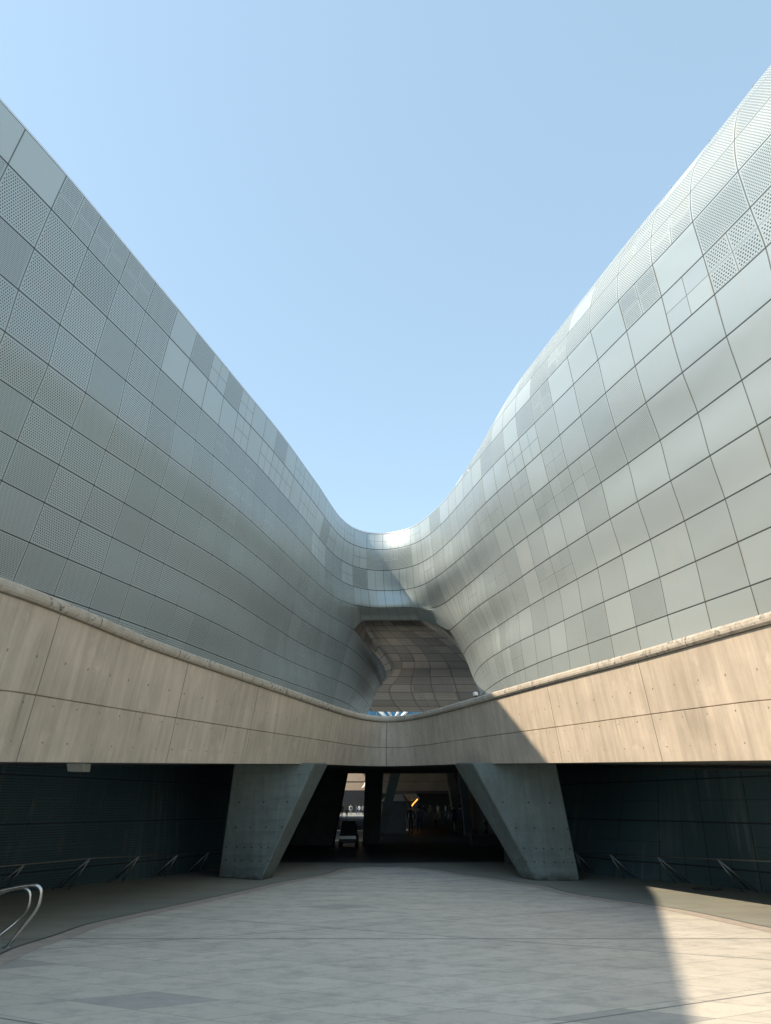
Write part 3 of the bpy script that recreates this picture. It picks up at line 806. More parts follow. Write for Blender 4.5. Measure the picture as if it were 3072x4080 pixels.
lev = [(face(dS * 0 + 0.16, 0.0), 0.02), (face(dS * 0.5), 0.5), (face(dS - 0.012), 0.985), (face(dS, -0.03), 0.992), (face(dS + 0.012), 1.0),
       (face(0.5 * dS + 0.5 * dB), 1.5), (face(dB), 2.0)]
N = len(T)
for (A, va), (B, vb) in zip(lev[:-1], lev[1:]):
    V = [tuple(p - WO) for p in A] + [tuple(p - WO) for p in B]
    mb.add(V, [(k, N + k, N + k + 1, k + 1) for k in range(N - 1)],
           [[(arc[k], va), (arc[k], vb), (arc[k + 1], vb), (arc[k + 1], va)] for k in range(N - 1)])
# inner face and the deck behind it, the deck's far edge and the soffit
ang = np.arctan2(-NIN[:, 1], -NIN[:, 0])
BK = np.column_stack([np.cos(ang), np.sin(ang), np.zeros(N)])
ycen = np.exp(-(T[:, 0] / 2.6) ** 2) * (T[:, 1] > 18)
depth = (5.5 + ycen * 10.0)[:, None]
BK = smooth1(BK, 12); BK /= np.linalg.norm(BK, axis=1)[:, None]
bot = face(dB)
inn_t = T + BK * 0.28 - np.array([0, 0, 0.16]); inn_b = T + BK * 0.28; inn_b[:, 2] = 3.45
far_t = T + BK * depth; far_t[:, 2] = 3.45
far_b = T + BK * depth; far_b[:, 2] = bot[:, 2] + 0.02 + ycen * 0.32
par = mb.build("parapet", M['concrete'], wk)
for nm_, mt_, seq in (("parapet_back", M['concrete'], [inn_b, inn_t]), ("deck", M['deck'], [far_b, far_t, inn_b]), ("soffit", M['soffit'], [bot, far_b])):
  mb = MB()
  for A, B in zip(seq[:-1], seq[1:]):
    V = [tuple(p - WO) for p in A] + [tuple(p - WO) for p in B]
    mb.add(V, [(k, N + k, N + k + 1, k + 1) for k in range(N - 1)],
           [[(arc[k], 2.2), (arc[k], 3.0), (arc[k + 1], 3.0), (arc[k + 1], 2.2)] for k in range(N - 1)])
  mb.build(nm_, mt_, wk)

n = NT("lichen_stained_coping")
P = n.pos()
bl = n.noise(P, 2.2, 6.0, 0.7); bl2 = n.noise(P, 11.0, 5.0, 0.7); rg = n.noise(P, 0.35, 2.0)
c = n.mix(n.ramp(bl, 0.35, 0.65), (0.40, 0.35, 0.28), (0.56, 0.51, 0.44))
lich = n.math('MULTIPLY', n.math('MULTIPLY', n.ramp(bl2, 0.50, 0.60), n.ramp(bl, 0.42, 0.58)), n.ramp(rg, 0.36, 0.50))
c = n.mix(n.math('MULTIPLY', lich, 0.9), c, (0.07, 0.065, 0.055))
cu, cv = n.uv()
cj = n.math('FRACT', n.math('DIVIDE', cu, 2.6)); cj = n.math('LESS_THAN', n.math('MINIMUM', cj, n.math('SUBTRACT', 1.0, cj)), 0.004)
c = n.mix(n.math('MULTIPLY', cj, 0.8), c, (0.05, 0.045, 0.04))
n.bump(bl2, 0.4, 0.02)
M['coping'] = n.set(Base_Color=c, Roughness=0.85)
mb = MB()
prof = [(-0.02, -0.165), (0.02, -0.16), (0.048, -0.13), (0.058, -0.09), (0.055, -0.035), (0.035, 0.0), (0.0, 0.015), (-0.10, 0.03), (-0.22, 0.02), (-0.30, -0.04), (-0.31, -0.19)]
rows_ = [T + NIN * a + np.array([0, 0, b]) for a, b in prof]
for (A, B) in zip(rows_[:-1], rows_[1:]):
    V = [tuple(p - WO) for p in A] + [tuple(p - WO) for p in B]
    mb.add(V, [(k, k + 1, N + k + 1, N + k) for k in range(N - 1)], [[(arc[k], 0), (arc[k + 1], 0), (arc[k + 1], 1), (arc[k], 1)] for k in range(N - 1)], smooth=True)
mb.build("coping", M['coping'], wk)
mb = MB()
A, B = face(dS * 0 + 0.150, 0.012), face(dS * 0 + 0.185, 0.012)
V = [tuple(p - WO) for p in A] + [tuple(p - WO) for p in B]
mb.add(V, [(k, N + k, N + k + 1, k + 1) for k in range(N - 1)])
mb.build("drip_groove", M['groove'], wk)

def pier(base_px, top_px, yb, yt, thick, name="pier"):
    """leaning pier: image corners of its front face at the base and the top"""
    b = [gnd(*p) for p in base_px]; t = [at_y(p[0], p[1], y) for p, y in zip(top_px, yt)]
    return b, t
def pier_mesh(b, t, parent, mat, off, name="pier", bev=0.04, steps=10):
    mb = MB(); b = [np.array(p) - off for p in b]; t = [np.array(p) - off for p in t]
    nn = len(b); V, fs, uvs = [], [], []
    for k in range(steps + 1):
        f = k / steps; f2 = f + 0.06 * math.sin(math.pi * f) * 0
        V += [tuple(p + (q - p) * f2) for p, q in zip(b, t)]
    for k in range(steps):
        for j in range(nn):
            a, c = k * nn + j, k * nn + (j + 1) % nn
            fs.append((a, c, c + nn, a + nn)); uvs.append([(j * 1.3, k / steps * 2), (j * 1.3 + 1.2, k / steps * 2), (j * 1.3 + 1.2, (k + 1) / steps * 2), (j * 1.3, (k + 1) / steps * 2)])
    fs.append(tuple(range(nn - 1, -1, -1))); uvs.append([(0, 0)] * nn)
    fs.append(tuple(steps * nn + j for j in range(nn))); uvs.append([(0, 0)] * nn)
    mb.add(V, fs, uvs)
    o = mb.build(name, mat, parent, bevel=bev)
    return o
# front piers: corners counter-clockwise from above: front outer, front inner, back inner, back outer
bl_ = [gnd(870, 3496), gnd(1040, 3508), gnd(1085, 3497)]
bl_.append(bl_[2] + (bl_[0] - bl_[1]) * 1.0 + np.array([0, 0.9, 0]))
tl_ = [at_y(932, 3040, 20.0), at_y(1257, 3040, 20.6), at_y(1310, 3040, 22.6)]
tl_.append(at_y(1010, 3040, 23.5))
def raise_(ps, z): return [np.array([p[0], p[1], z]) for p in ps]
pier_mesh(bl_, [np.array([p[0], p[1], p[2]]) for p in tl_], wk, M['pier'], WO)
br_ = [gnd(2312, 3510), gnd(2135, 3508), gnd(2076, 3500)]
br_.append(br_[2] + (br_[0] - br_[1]) + np.array([0, 0.9, 0]))
tr_ = [at_y(2215, 3040, 19.6), at_y(1881, 3040, 20.4), at_y(1806, 3040, 22.6), at_y(2150, 3040, 23.5)]
pier_mesh(br_[::-1], tr_[::-1], wk, M['pier'], WO)

# ------------------------------------------------------------------ ground
def sheet(name, pts, z, mat, kind='structure'):
    mb = MB(); mb.add([(p[0], p[1], z) for p in pts], [tuple(range(len(pts)))])
    o = mb.build(name, mat); tag(o, kind=kind); return o
sheet("ground", [(-1500, -1500), (1500, -1500), (1500, 1500), (-1500, 1500)], 0.0, M['strip'])
sheet("hall_shade_sheet", [(-6.4, 26.5), (-3, 26.0), (0, 25.6), (3, 26.0), (6.4, 26.5), (30, 40), (30, 176), (-1.8, 176), (-1.8, 122), (-30, 122), (-30, 40)], 0.003, M['hall'])  # dark sheet over the ground, standing in for underpass shade
KL = [(0,3808),(30,3786),(207,3733),(324,3690),(456,3660),(696,3609),(1000,3543),(1100,3519),(1311,3481),(1332,3472),(1370,3460),(1424,3456)]
KR = [(3072,3699),(2726,3627),(2522,3598),(2312,3567),(2240,3552),(2174,3531),(2072,3519),(2000,3506),(1829,3483),(1786,3474),(1721,3464),(1640,3456)]
kl = [gnd(*p) for p in KL]; kr = [gnd(*p) for p in KR]
kl = [kl[0] + (kl[0] - kl[4]) * 3] + kl; kr = [kr[0] + (kr[0] - kr[3]) * 3] + kr
def resamp(P, n=60, k=1):
    P = np.array(P); s = np.concatenate([[0], np.cumsum(np.linalg.norm(np.diff(P, axis=0), axis=1))])
    q = np.linspace(0, s[-1], n); return smooth1(np.stack([pchip(s, P[:, c], q) for c in range(3)], 1), k)
kl, kr = resamp(kl, 90), resamp(kr, 90)
poly = list(kl) + list(kr[::-1])
mbp = MB(); V = []
for a, b in zip(kl, kr): V += [(*a[:2], 0.004), (*b[:2], 0.004)]
V += [(-7, -12, 0.004), (9, -12, 0.004)]
fs = [(2 * k, 2 * k + 1, 2 * k + 3, 2 * k + 2)[::-1] for k in range(len(kl) - 1)]
mbp.add(V[:-2], [f[::-1] for f in fs])
tag(mbp.build("plaza_paving", M['paving']), kind='structure')
def band(K, w, z, mat, name, sgn, off=0.0):
    t = np.gradient(K, axis=0); t /= np.linalg.norm(t, axis=1)[:, None]
    nrm = np.column_stack([t[:, 1], -t[:, 0], 0 * t[:, 0]]) * sgn
    mb = MB(); A = K + nrm * off; B = K + nrm * (off + w); n_ = len(K)
    mb.add([(*p[:2], z) for p in A] + [(*p[:2], z) for p in B], [(k, k + 1, n_ + k + 1, n_ + k) for k in range(n_ - 1)])
    tag(mb.build(name, mat), kind='structure')
band(kl, 0.30, 0.008, M['kerb'], "kerb_strip", 1, 0.02)
band(kr, 0.30, 0.008, M['kerb'], "kerb_strip", -1, 0.02)
band(kl, 0.035, 0.012, M['drain'], "drain_slot", 1, -0.015)
band(kr, 0.035, 0.012, M['drain'], "drain_slot", -1, -0.015)


# ------------------------------------------------------------------ handrails
def px_tube(mb, pts, r, n=8): mb.tube(pts, r, n)
def rounded(P, n=40):
    P = np.array(P); return list(catmull(P, np.linspace(0, len(P) - 1, n)))
rail = empty("handrail", tuple(gnd(27, 3775)))
tag(rail, "curved stainless steel handrail loop standing on the dark floor beside the pale kerb", "handrail")
RO = np.array(gnd(27, 3775))
mb = MB(); mb.tube([p - RO for p in rounded([at_y(-330, 3640, 10.9), at_y(-120, 3580, 10.9), at_y(0, 3549, 10.92), at_y(90, 3531, 10.93), at_y(140, 3527, 10.93), at_y(160, 3541, 10.93), at_y(163, 3564, 10.93), at_y(150, 3612, 10.93), at_y(114, 3666, 10.93), gnd(27, 3776)])], 0.024, 10)
mb.build("rail", M['steel'], rail)
mb = MB(); mb.tube([p - RO for p in rounded([at_y(-250, 3570, 11.9), at_y(0, 3552, 11.9), at_y(80, 3538, 11.9), at_y(108, 3544, 11.9), at_y(120, 3570, 11.9), at_y(108, 3624, 11.9), at_y(66, 3672, 11.9), gnd(-8, 3731)])], 0.022, 10)
mb.build("rail", M['steel'], rail)
mb = MB(); mb.tube([p - RO for p in rounded([at_y(34, 3548, 11.4), at_y(16, 3556, 11.4), at_y(-10, 3580, 11.4), gnd(-60, 3752)])], 0.018, 8)
mb.build("support", M['steel'], rail)
for fx in (gnd(27, 3776), gnd(-8, 3731)):
    mb = MB(); q = fx - RO; mb.tube([(q[0], q[1], 0.001), (q[0], q[1], 0.012)], 0.055, 14); mb.build("base_plate", M['dsteel'], rail)

def barrier(label, sup, railpx):
    o0 = gnd(*sup[1][1]); root = empty("wall_barrier", tuple(o0)); tag(root, label, "barrier", "triangular steel barriers along the base walls")
    ap = []
    for apx, b1, b2 in sup:
        g1, g2 = gnd(*b1), gnd(*b2); y = 0.5 * (g1[1] + g2[1]) - 0.05
        a = at_y(apx[0], apx[1], y); ap.append(a)
        for g in (g1, g2):
            mb = MB(); mb.tube([g - o0, a - o0], 0.017, 6); mb.build("strut", M['dsteel'], root)
        mb = MB(); back = 0.5 * (g1 + g2) + np.array([-0.15 if a[0] < 0 else 0.15, 0.35, 0]); mb.tube([back - o0, 0.55 * back + 0.45 * a - o0, a - o0], 0.012, 6); mb.build("brace", M['dark'], root)
    ap = [ap[0] + (ap[0] - ap[1]) * 1.6] + ap + [ap[-1] + (ap[-1] - ap[-2]) * 1.3]
    mb = MB(); mb.tube([p - o0 for p in ap], 0.014, 6); mb.build("top_rail", M['dsteel'], root)
barrier("thin steel barrier of triangular struts along the dark perforated wall",
        [((99,3444),(-62,3568),(2,3566)),((360,3420),(207,3545),(273,3545)),((555,3411),(429,3516),(487,3515)),((708,3405),(603,3499),(654,3496)),((834,3393),(739,3482),(789,3480))], None)
barrier("thin steel barrier of triangular struts along the plain dark wall by the sunlit floor",
        [((2858,3423),(3020,3556),(2960,3556)),((2618,3413),(2750,3521),(2690,3520)),((2429,3403),(2537,3503),(2487,3502)),((2291,3396),(2375,3482),(2327,3482))], None)

# ------------------------------------------------------------------ fittings on the walkway
p = at_y(312, 3058, 13.6)
root = empty("soffit_lamp", tuple(p)); tag(root, "pale square lamp housing hanging under the soffit in front of the perforated wall", "lamp")
mb = MB(); mb.hull([(-.13, -.13, -.07), (.16, -.13, -.07), (.16, .16, -.07), (-.13, .16, -.07)], [(-.16, -.16, .07), (.16, -.16, .07), (.16, .16, .07), (-.16, .16, .07)]); mb.build("housing", M['offwhite'], root, bevel=0.01)
mb = MB(); mb.tube([(0, 0, .06), (0, 0, .4)], 0.02, 8); mb.build("stem", M['dark'], root)
pa, pb = at_y(2405, 3056, 19.5), at_y(3090, 3062, 14.0)
root = empty("service_pipe", tuple(pa)); tag(root, "dark service pipe with pale clips slung under the soffit of the sunlit arm", "pipe")
mb = MB(); mb.tube([(0, 0, 0), tuple(pb - pa), tuple((pb - pa) * 1.5)], 0.045, 8); mb.build("pipe", M['dark'], root)
for k in (0.08, 0.47):
    q = (pb - pa) * k; mb = MB(); mb.box(q + np.array([0, -0.03, 0.0]), (0.035, 0.05, 0.07)); mb.build("clip", M['offwhite'], root, bevel=0.008)
p = at_z(1897, 2784, ZT + 0.02) + np.array([0, .1, 0])
root = empty("security_camera", tuple(p)); tag(root, "small white dome security camera on the coping at the vault edge", "camera")
mb = MB(); mb.tube([(0, 0, 0), (0, 0, .1)], 0.03, 8); mb.build("bracket", M['offwhite'], root)
mb = MB(); mb.tube([(0, 0, .09), (0, 0, .15), (0, 0, .19), (0, 0, .205)], [.07, .075, .06, .02], 14); mb.build("housing", M['white'], root)
mb = MB(); mb.tube([(.02, -.02, .02), (.02, -.02, .05), (.02, -.02, .09)], [.02, .05, .06], 12); mb.build("dome", M['black'], root)
p = gnd(2817, 3543); root = empty("manhole_cover", tuple(p)); tag(root, "round dark metal cover set in the floor near the plain dark wall", "manhole cover")
mb = MB(); mb.tube([(0, 0, 0.0), (0, 0, 0.012)], 0.26, 24); mb.build("lid", M['dsteel'], root)
mb = MB(); mb.tube([(0, 0, 0.0), (0, 0, 0.008)], 0.31, 24); mb.build("frame", M['dark'], root)
for u in (46, 45, 44, 43, 42, 41):
    i = int(round((u - U0) * SPU)); q = topRows[2][i] - BO; mb = MB(); mb.tube([q, q + OUT[i] * -0.02 + np.array([0, 0, .05])], 0.009, 6); mb.build("anchor_stud", M['dsteel'], bld)

# ------------------------------------------------------------------ underpass and court beyond
def slab(name, label, cat, btm, top, mat, group=None):
    """btm / top: lists of (px, py, Y) or points, four corners each"""
    root_p = np.mean([q for q in btm], axis=0); mb = MB()
    mb.hull([q - root_p for q in btm], [q - root_p for q in top]); o = mb.build(name, mat, None, bevel=0.03)
    o.location = tuple(root_p); tag(o, label, cat, group); return o
def leaning(name, label, x0, x1, X0, X1, y, zt, thick, mat):
    """front face from image columns x0..x1 on the ground to X0..X1 at height zt, standing at depth y"""
    b = [at_y(x0, 3200, y), at_y(x1, 3200, y)]; t = [at_y(X0, 3080, y), at_y(X1, 3080, y)]
    b = [np.array([q[0], y, 0]) for q in b]; t = [np.array([q[0], y, zt]) for q in t]
    B = [b[0], b[1], b[1] + np.array([0, thick, 0]), b[0] + np.array([0, thick, 0])]
    T_ = [t[0], t[1], t[1] + np.array([0, thick, 0]), t[0] + np.array([0, thick, 0])]
    return slab(name, label, "pier", B, T_, mat)
leaning("leaning_pier", "broad dark leaning pier behind the front pier, edging the bright gap", 1040, 1328, 1120, 1392, 36, 3.9, 1.6, M['umbra'])
leaning("upright_pier", "black upright pier between the bright gap and the stalls", 1446, 1512, 1457, 1530, 37, 3.9, 1.4, M['umbra'])
leaning("leaning_pier", "slim pier leaning over the stalls, its edge catching light", 1500, 1532, 1562, 1603, 48, 4.0, 1.2, M['pier'])
leaning("leaning_pier", "grey leaning pier carrying the far end of the shaded beam", 1812, 1858, 1780, 1808, 55, 3.9, 1.2, M['pier'])
leaning("leaning_pier", "thin dark pier leaning beside the small litter bin", 1850, 1882, 1826, 1850, 46, 3.9, 0.8, M['umbra'])
fw = empty("far_walkway", (0, 56, 0)); tag(fw, "distant concrete walkway beam crossing behind the piers, one end sunlit", "walkway")
xa, xb = at_y(1270, 3100, 56)[0], at_y(1800, 3100, 56)[0]
mb = MB()
zs = [2.68, 3.26, 3.28, 3.95]
mb.box(((xa + xb) / 2, 0, 2.97), (xb - xa, .5, .58)); mb.build("lower_band", M['concrete'] , fw, bevel=0.02)
mb = MB(); mb.box(((xa + xb) / 2, -.03, 3.63), (xb - xa, .5, .70)); mb.build("parapet", M['concrete'], fw, bevel=0.03)
mb = MB(); mb.box(((xa + xb) / 2, 2.2, 2.9), (xb - xa, 3.8, .3)); mb.build("deck", M['deck'], fw)
hr = empty("hall_shade_roof", (0, 40, 0)); tag(hr, "low dark roof over the hall beyond the front piers, its slabs added to block sunlight", "roof")  # slabs added overhead to keep the floor below dark
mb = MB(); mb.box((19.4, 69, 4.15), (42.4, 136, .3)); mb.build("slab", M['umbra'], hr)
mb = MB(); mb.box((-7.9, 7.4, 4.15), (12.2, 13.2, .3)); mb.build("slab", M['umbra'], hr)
mb = MB(); mb.box((-8.4, 50, 4.15), (13.2, 65, .3)); mb.build("slab", M['umbra'], hr)  # added to block sun from the ground, leaving a gap that lights the beam
def wall(name, label, pts, h, th, mat):
    o0 = np.array([*pts[0], 0.0]); mb = MB()
    for a, b in zip(pts[:-1], pts[1:]):
        dx, dy = b[0] - a[0], b[1] - a[1]; L = math.hypot(dx, dy)
        mb.box((0.5 * (a[0] + b[0]) - o0[0], 0.5 * (a[1] + b[1]) - o0[1], h / 2), (L, th, h), math.atan2(dy, dx))
    o = mb.build(name, mat); o.location = tuple(o0); tag(o, label, "wall"); return o
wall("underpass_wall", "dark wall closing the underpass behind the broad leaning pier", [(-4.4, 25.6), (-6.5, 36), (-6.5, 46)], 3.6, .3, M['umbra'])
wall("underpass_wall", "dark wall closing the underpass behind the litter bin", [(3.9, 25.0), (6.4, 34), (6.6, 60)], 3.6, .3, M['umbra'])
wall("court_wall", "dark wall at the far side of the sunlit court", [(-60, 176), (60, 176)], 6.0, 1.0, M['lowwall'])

# white lattice building far behind
lt = empty("lattice_building", (5, 178, 0)); tag(lt, "distant glass building behind a white diagonal lattice, seen under the vault", "building")
n = NT("blue_glass"); x_, y_, z_ = n.sep(n.pos())
gl = n.math('LESS_THAN', n.math('MINIMUM', n.math('FRACT', n.math('DIVIDE', x_, 1.8)), n.math('FRACT', n.math('DIVIDE', z_, 3.4))), 0.05)
M['glass'] = n.set(Base_Color=n.mix(gl, (0.05, 0.16, 0.26), (0.35, 0.38, 0.40)), Roughness=0.12, Metallic=0.3)
mb = MB(); mb.box((0, 6, 23), (62, 10, 46)); mb.build("glass_wall", M['glass'], lt)
for k in range(-5, 6):
    x0 = k * 6.2; mb = MB()
    for j in range(7):
        z0 = j * 6.4; sg = 1 if (j + k) % 2 else -1
        mb.tube([(x0 - 3.1 * sg, 0, z0), (x0 + 3.1 * sg, 0, z0 + 6.4)], 0.48, 6)
        mb.tube([(x0 - 3.1 * sg, 0, z0 + 1.3), (x0 - 6.2 * sg, 0.3, z0 + 6.4)], 0.30, 6)
    mb.build("lattice_strut", M['white'], lt)

# market stalls
def make_stall():
    root = empty("market_stall")
    mb = MB(); mb.hull([(-.82, -1.6, 1.95), (.82, -1.6, 1.95), (.82, 1.6, 1.95), (-.82, 1.6, 1.95)], [(-.5, -1.5, 2.35), (.5, -1.5, 2.35), (.5, 1.5, 2.35), (-.5, 1.5, 2.35)]); mb.build("canopy", M['offwhite'], root, bevel=0.02)
    mb = MB(); mb.box((0, -1.5, 1.32), (1.5, .03, 1.22)); mb.build("end_curtain", M['canvas'], root)
    mb = MB(); mb.box((0, -1.5, .36), (1.5, .05, .68)); mb.build("counter_front", M['canvas'], root)
    mb = MB(); mb.box((-.72, 0, 1.0), (.03, 2.9, 1.85)); mb.build("side_curtain", M['canvas'], root)
    mb = MB(); mb.box((.3, 0, .8), (.75, 2.8, .06)); mb.build("counter", M['dsteel'], root)
    for sx in (-.76, .76):
        for sy in (-1.5, 1.5):
            mb = MB(); mb.tube([(sx, sy, 0), (sx, sy, 1.96)], 0.025, 6); mb.build("pole", M['dsteel'], root)
    return root
M['canvas'] = flat_mat("grey_canvas", (0.13, 0.14, 0.15), 0.85, 0, 0.12, 4)
st0 = make_stall()
LBL = ["nearest grey canvas market stall, its whole end curtain in view", "second market stall, just behind the nearest one", "middle market stall of the receding row", "fourth market stall, before the brightest roof", "farthest market stall, its pale roof lit"]
for k in range(5):
    o = st0 if k == 0 else copy_tree(st0)
    f = k / 4.0; o.location = (0.72 + f * 1.75, 52.5 + f * 22, 0); o.rotation_euler.z = -R(4.5); o.scale = (1, 1.35, 1 + .14 * f)
    tag(o, LBL[k], "market stall", "market stalls in the underpass")
n = NT("orange_lit_sign"); n.set(Base_Color=(0.9, 0.45, 0.1), Emission_Color=(1.0, 0.42, 0.08), Emission_Strength=0.9); M['litsign'] = n.m
for k, (a, b, lab) in enumerate((((1641, 3211), (1650, 3199), "lower of two glowing orange strip signs by the stalls"), ((1652, 3197), (1663, 3185), "upper of two glowing orange strip signs by the stalls"))):
    p0, p1 = at_y(a[0], a[1], 58), at_y(b[0], b[1], 60)
    mb = MB(); mb.tube([(0, 0, 0), tuple(p1 - p0)], 0.05, 6); o = mb.build("strip_sign", M['litsign']); o.location = tuple(p0); tag(o, lab, "sign", "orange strip signs by the stalls")

# utility cart
g0 = gnd(1388, 3374); ct = empty("utility_cart", tuple(g0)); tag(ct, "small dark utility cart seen end on in the bright gap between two piers", "cart")
mb = MB(); mb.hull([(-.42, -.5, .18), (.42, -.5, .18), (.42, 1.1, .18), (-.42, 1.1, .18)], [(-.40, -.45, .52), (.40, -.45, .52), (.40, 1.1, .52), (-.40, 1.1, .52)]); mb.build("body", M['dark'], ct, bevel=0.04)
mb = MB(); mb.hull([(-.37, -.32, .52), (.37, -.32, .52), (.37, .0, .52), (-.37, .0, .52)], [(-.29, -.05, 1.06), (.29, -.05, 1.06), (.29, .1, 1.06), (-.29, .1, 1.06)]); mb.build("windscreen_panel", M['dark'], ct, bevel=0.03)
for sx in (-1, 1):
    mb = MB(); mb.box((sx * .47, -.15, .78), (.14, .05, .17)); mb.tube([(sx * .34, -.1, .66), (sx * .46, -.13, .76)], 0.012, 6); mb.build("mirror", M['dark'], ct, bevel=0.01)
mb = MB(); mb.box((-.02, -.53, .40), (.78, .06, .16)); mb.build("bumper", M['dsteel'], ct, bevel=0.02)
mb = MB(); mb.box((0, .75, .72), (.7, .6, .4)); mb.build("load_box", M['dark'], ct, bevel=0.03)
for sx in (-.36, .36):
    for sy in (-.2, .85):
        mb = MB(); mb.tube([(sx - .06, sy, .17), (sx + .06, sy, .17)], 0.17, 16); mb.build("wheel", M['black'], ct)
g0 = gnd(1945, 3326); lb_ = empty("litter_bin", tuple(g0)); tag(lb_, "small dark litter bin with a pale lid by the pier foot", "bin")
mb = MB(); mb.tube([(0, 0, 0), (0, 0, .75)], [.24, .27], 12); mb.build("drum", M['dark'], lb_)
mb = MB(); mb.tube([(0, 0, .75), (0, 0, .82), (0, 0, .88)], [.27, .25, .1], 12); mb.build("lid", M['dsteel'], lb_)
g0 = gnd(1897, 3304); po = empty("queue_post", tuple(g0)); tag(po, "thin steel queue post on a round foot", "post")
mb = MB(); mb.tube([(0, 0, 0.02), (0, 0, .9)], 0.025, 8); mb.build("pole", M['dsteel'], po)
mb = MB(); mb.tube([(0, 0, 0), (0, 0, .03)], 0.17, 14); mb.build("foot", M['dsteel'], po)
g0 = gnd(1960, 3371); pl = empty("planter_wall", tuple(g0)); tag(pl, "low dark concrete planter wall beside the front pier", "planter")
mb = MB(); mb.box((0.4, 0.4, .22), (2.6, .8, .44)); mb.build("basin", M['umbra'], pl, bevel=0.03)
mb = MB(); mb.box((0.4, 0.4, .46), (2.7, .9, .05)); mb.build("rim", M['pier'], pl, bevel=0.01)
p = at_y(1455, 3134, 55.2); hl = empty("wall_lamp", tuple(p)); tag(hl, "small white wall lamp fixed to the sunlit end of the distant beam", "lamp")
mb = MB(); mb.tube([(0, 0, -.1), (0, 0, .12), (0, 0, .3)], [.3, .1, .04], 12); mb.build("shade", M['white'], hl)
mb = MB(); mb.tube([(0, 0, .3), (0, .2, .6), (0, .55, .6)], .03, 6); mb.build("arm", M['dsteel'], hl)

# ------------------------------------------------------------------ people
def body_mesh(name, stride, arm, bag):
    J = {'pel': (0, 0, .92, .135), 'wai': (0, .0, 1.06, .12), 'che': (0, .01, 1.28, .15), 'nec': (0, 0, 1.47, .055), 'hea': (0, -.02, 1.62, .098), 'top': (0, -.01, 1.70, .07)}
    E_ = [('pel', 'wai'), ('wai', 'che'), ('che', 'nec'), ('nec', 'hea'), ('hea', 'top')]
    for sd, sg in (('l', -1), ('r', 1)):
        st_ = stride * sg
        J['hip' + sd] = (.10 * sg, 0, .86, .095); J['kne' + sd] = (.10 * sg, -.10 * abs(stride) - st_ * .5, .48, .062)
        J['ank' + sd] = (.10 * sg, -st_, .09 if st_ >= 0 else .12, .045); J['toe' + sd] = (.11 * sg, -st_ - .16, .04, .035)
        J['sho' + sd] = (.19 * sg, 0, 1.40, .062); J['elb' + sd] = (.25 * sg, st_ * .4 + .03, 1.13, .045)
        J['wri' + sd] = (.25 * sg, st_ * .8 - arm, .90 + arm * .5, .034); J['han' + sd] = (.245 * sg, st_ * .9 - arm * 1.3, .80 + arm * .6, .036)
        E_ += [('pel', 'hip' + sd), ('hip' + sd, 'kne' + sd), ('kne' + sd, 'ank' + sd), ('ank' + sd, 'toe' + sd), ('che', 'sho' + sd), ('sho' + sd, 'elb' + sd), ('elb' + sd, 'wri' + sd), ('wri' + sd, 'han' + sd)]
    ks = list(J); me = bpy.data.meshes.new(name); me.from_pydata([J[k][:3] for k in ks], [(ks.index(a), ks.index(b)) for a, b in E_], [])
    o = bpy.data.objects.new(name, me); COL.objects.link(o)
    m = o.modifiers.new("skin", 'SKIN'); sk = me.skin_vertices[0].data if me.skin_vertices else None
    if sk is None:
        me.skin_vertices.new() if hasattr(me.skin_vertices, 'new') else None
        sk = me.skin_vertices[0].data if me.skin_vertices else None
    if sk is None:
        bpy.context.view_layer.objects.active = o
        bpy.ops.mesh.customdata_skin_add(); sk = me.skin_vertices[0].data
    for i, k in enumerate(ks):
        r = J[k][3]; sk[i].radius = (r, r * (0.72 if k in ('che', 'wai', 'pel') else 1)); sk[i].use_root = (k == 'pel')
    ss = o.modifiers.new("sub", 'SUBSURF'); ss.levels = ss.render_levels = 1
    dg = bpy.context.evaluated_depsgraph_get(); out = bpy.data.meshes.new_from_object(o.evaluated_get(dg))
    bpy.data.objects.remove(o); out.name = name
    for p_ in out.polygons:
        z = p_.center.z; x = abs(p_.center.x)
        p_.material_index = 0 if (z > 1.47 or (z < .86 and x > .2)) else (1 if z > .93 or x > .2 else 2)
        if z < .07: p_.material_index = 3
        p_.use_smooth = True
    for k in range(4): out.materials.append(None)
    return out
POSE = [body_mesh("standing_figure", 0.03, 0.02, 0), body_mesh("walking_figure", 0.24, 0.03, 0), body_mesh("figure_holding_phone", 0.05, 0.30, 0)]
M['skin'] = flat_mat("skin", (0.45, 0.28, 0.20), 0.6, 0, 0.05); M['hair'] = flat_mat("dark_hair", (0.02, 0.016, 0.014), 0.5)
CL = {k: flat_mat(k + "_cloth", c, 0.85, 0, 0.1, 9) for k, c in dict(black=(.02, .02, .023), navy=(.03, .04, .08), grey=(.16, .16, .17), white=(.72, .72, .70), beige=(.42, .35, .26), denim=(.08, .12, .2), red=(.3, .04, .04), olive=(.10, .11, .06)).items()}
hb = MB(); hb.tube([(0, .015, 1.56), (0, .02, 1.63), (0, .005, 1.70), (0, -.005, 1.745)], [.085, .112, .095, .03], 10)
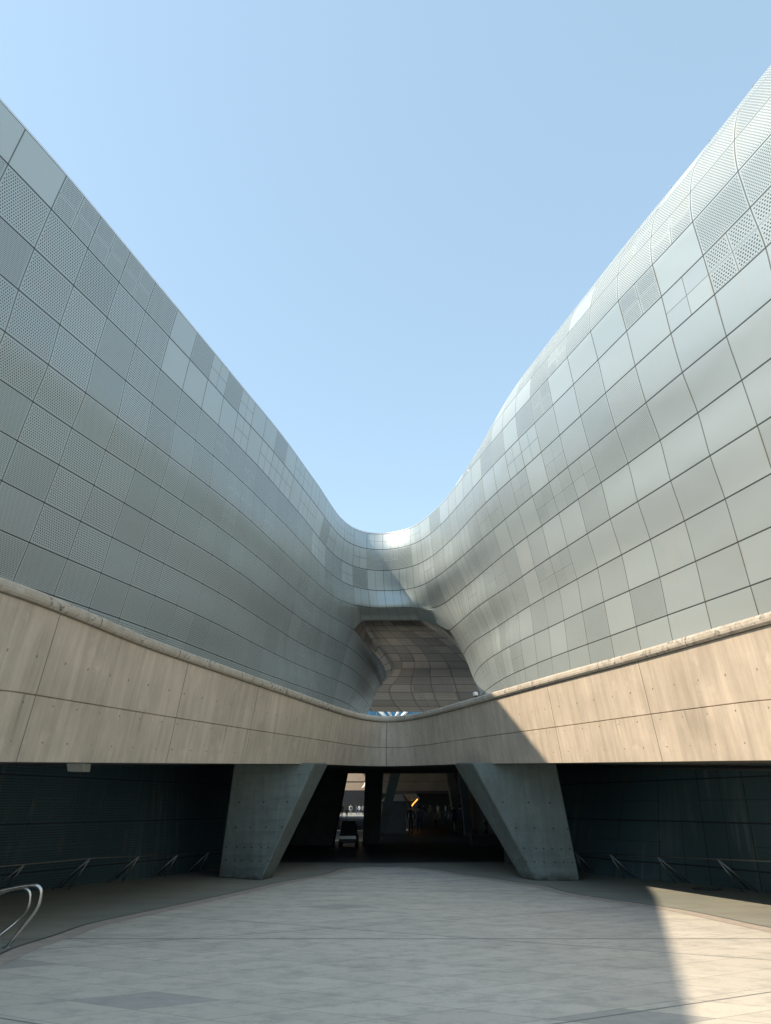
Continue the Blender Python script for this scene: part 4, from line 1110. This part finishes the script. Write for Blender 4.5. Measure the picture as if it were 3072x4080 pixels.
PEOPLE = [  # px of the feet, pose, turn, height, top, legs, label
 (1811, 3326, 0, 20, 1.72, 'black', 'black', "person in black standing close beside the slightly nearer dark-clothed companion"),
 (1836, 3329, 2, 160, 1.70, 'navy', 'black', "person in dark navy at the front of the group by the leaning pier"),
 (1793, 3266, 1, 60, 1.72, 'black', 'grey', "person in a black coat walking past the far pier"),
 (1765, 3287, 0, 200, 1.22, 'black', 'black', "small child in dark clothes standing alone mid floor"),
 (1737, 3303, 0, 190, 1.22, 'grey', 'black', "small child in a grey top and long dark skirt"),
 (1715, 3264, 0, 10, 1.68, 'olive', 'black', "person in olive standing apart at the back of the hall"),
 (1746, 3258, 1, 30, 1.74, 'beige', 'grey', "person in a beige jacket walking at the back of the hall"),
 (1688, 3267, 2, 40, 1.70, 'black', 'navy', "person in black with raised hands beyond the stalls"),
 (1671, 3319, 1, 180, 1.66, 'grey', 'denim', "person in a grey top walking near the nearest stall"),
 (1637, 3324, 0, 150, 1.68, 'black', 'black', "person in black standing against the nearest stall"),
 (1655, 3286, 2, 330, 1.72, 'navy', 'grey', "person in navy under the orange strip signs"),
 (1776, 3252, 0, 80, 1.70, 'white', 'denim', "person in a white shirt far back near the pier"),
 (1361, 3259, 1, 175, 1.80, 'black', 'black', "tall person in black walking at the edge of the sunlit court"),
 (1397, 3248, 0, 180, 1.75, 'white', 'grey', "person in a white hooded top with a dark bag in the court"),
 (1421, 3246, 0, 120, 1.60, 'navy', 'navy', "person in navy in the court beside the one in white"),
 (1432, 3247, 2, 200, 1.66, 'white', 'denim', "person in a white top close to the black upright pier"),
 (1446, 3248, 0, 160, 1.66, 'grey', 'black', "person in grey half hidden by the black upright pier"),
 (1381, 3262, 0, 170, 1.30, 'black', 'black', "child in black standing in front of the sunlit court"),
]
for k, (x, y, ps, tu, h, a, b, lab) in enumerate(PEOPLE):
    g = gnd(x, y); o = bpy.data.objects.new("person", POSE[ps]); COL.objects.link(o)
    o.location = (g[0], g[1], 0.006); o.rotation_euler.z = R(tu); o.scale = (h / 1.72,) * 3
    for q, mt in enumerate((M['skin'], CL[a], CL[b], CL['black'])):
        o.material_slots[q].link = 'OBJECT'; o.material_slots[q].material = mt
    tag(o, lab, "person", "people in the underpass and court")
    if k == 0: hair = hb.build("hair", M['hair'], o); hm = hair.data
    else:
        hair = bpy.data.objects.new("hair", hm); COL.objects.link(hair); hair.parent = o
    if k == 13:
        mb = MB(); mb.box((0, .19, 1.18), (.3, .16, .42)); q = mb.build("backpack", CL['black'], o, bevel=0.04)
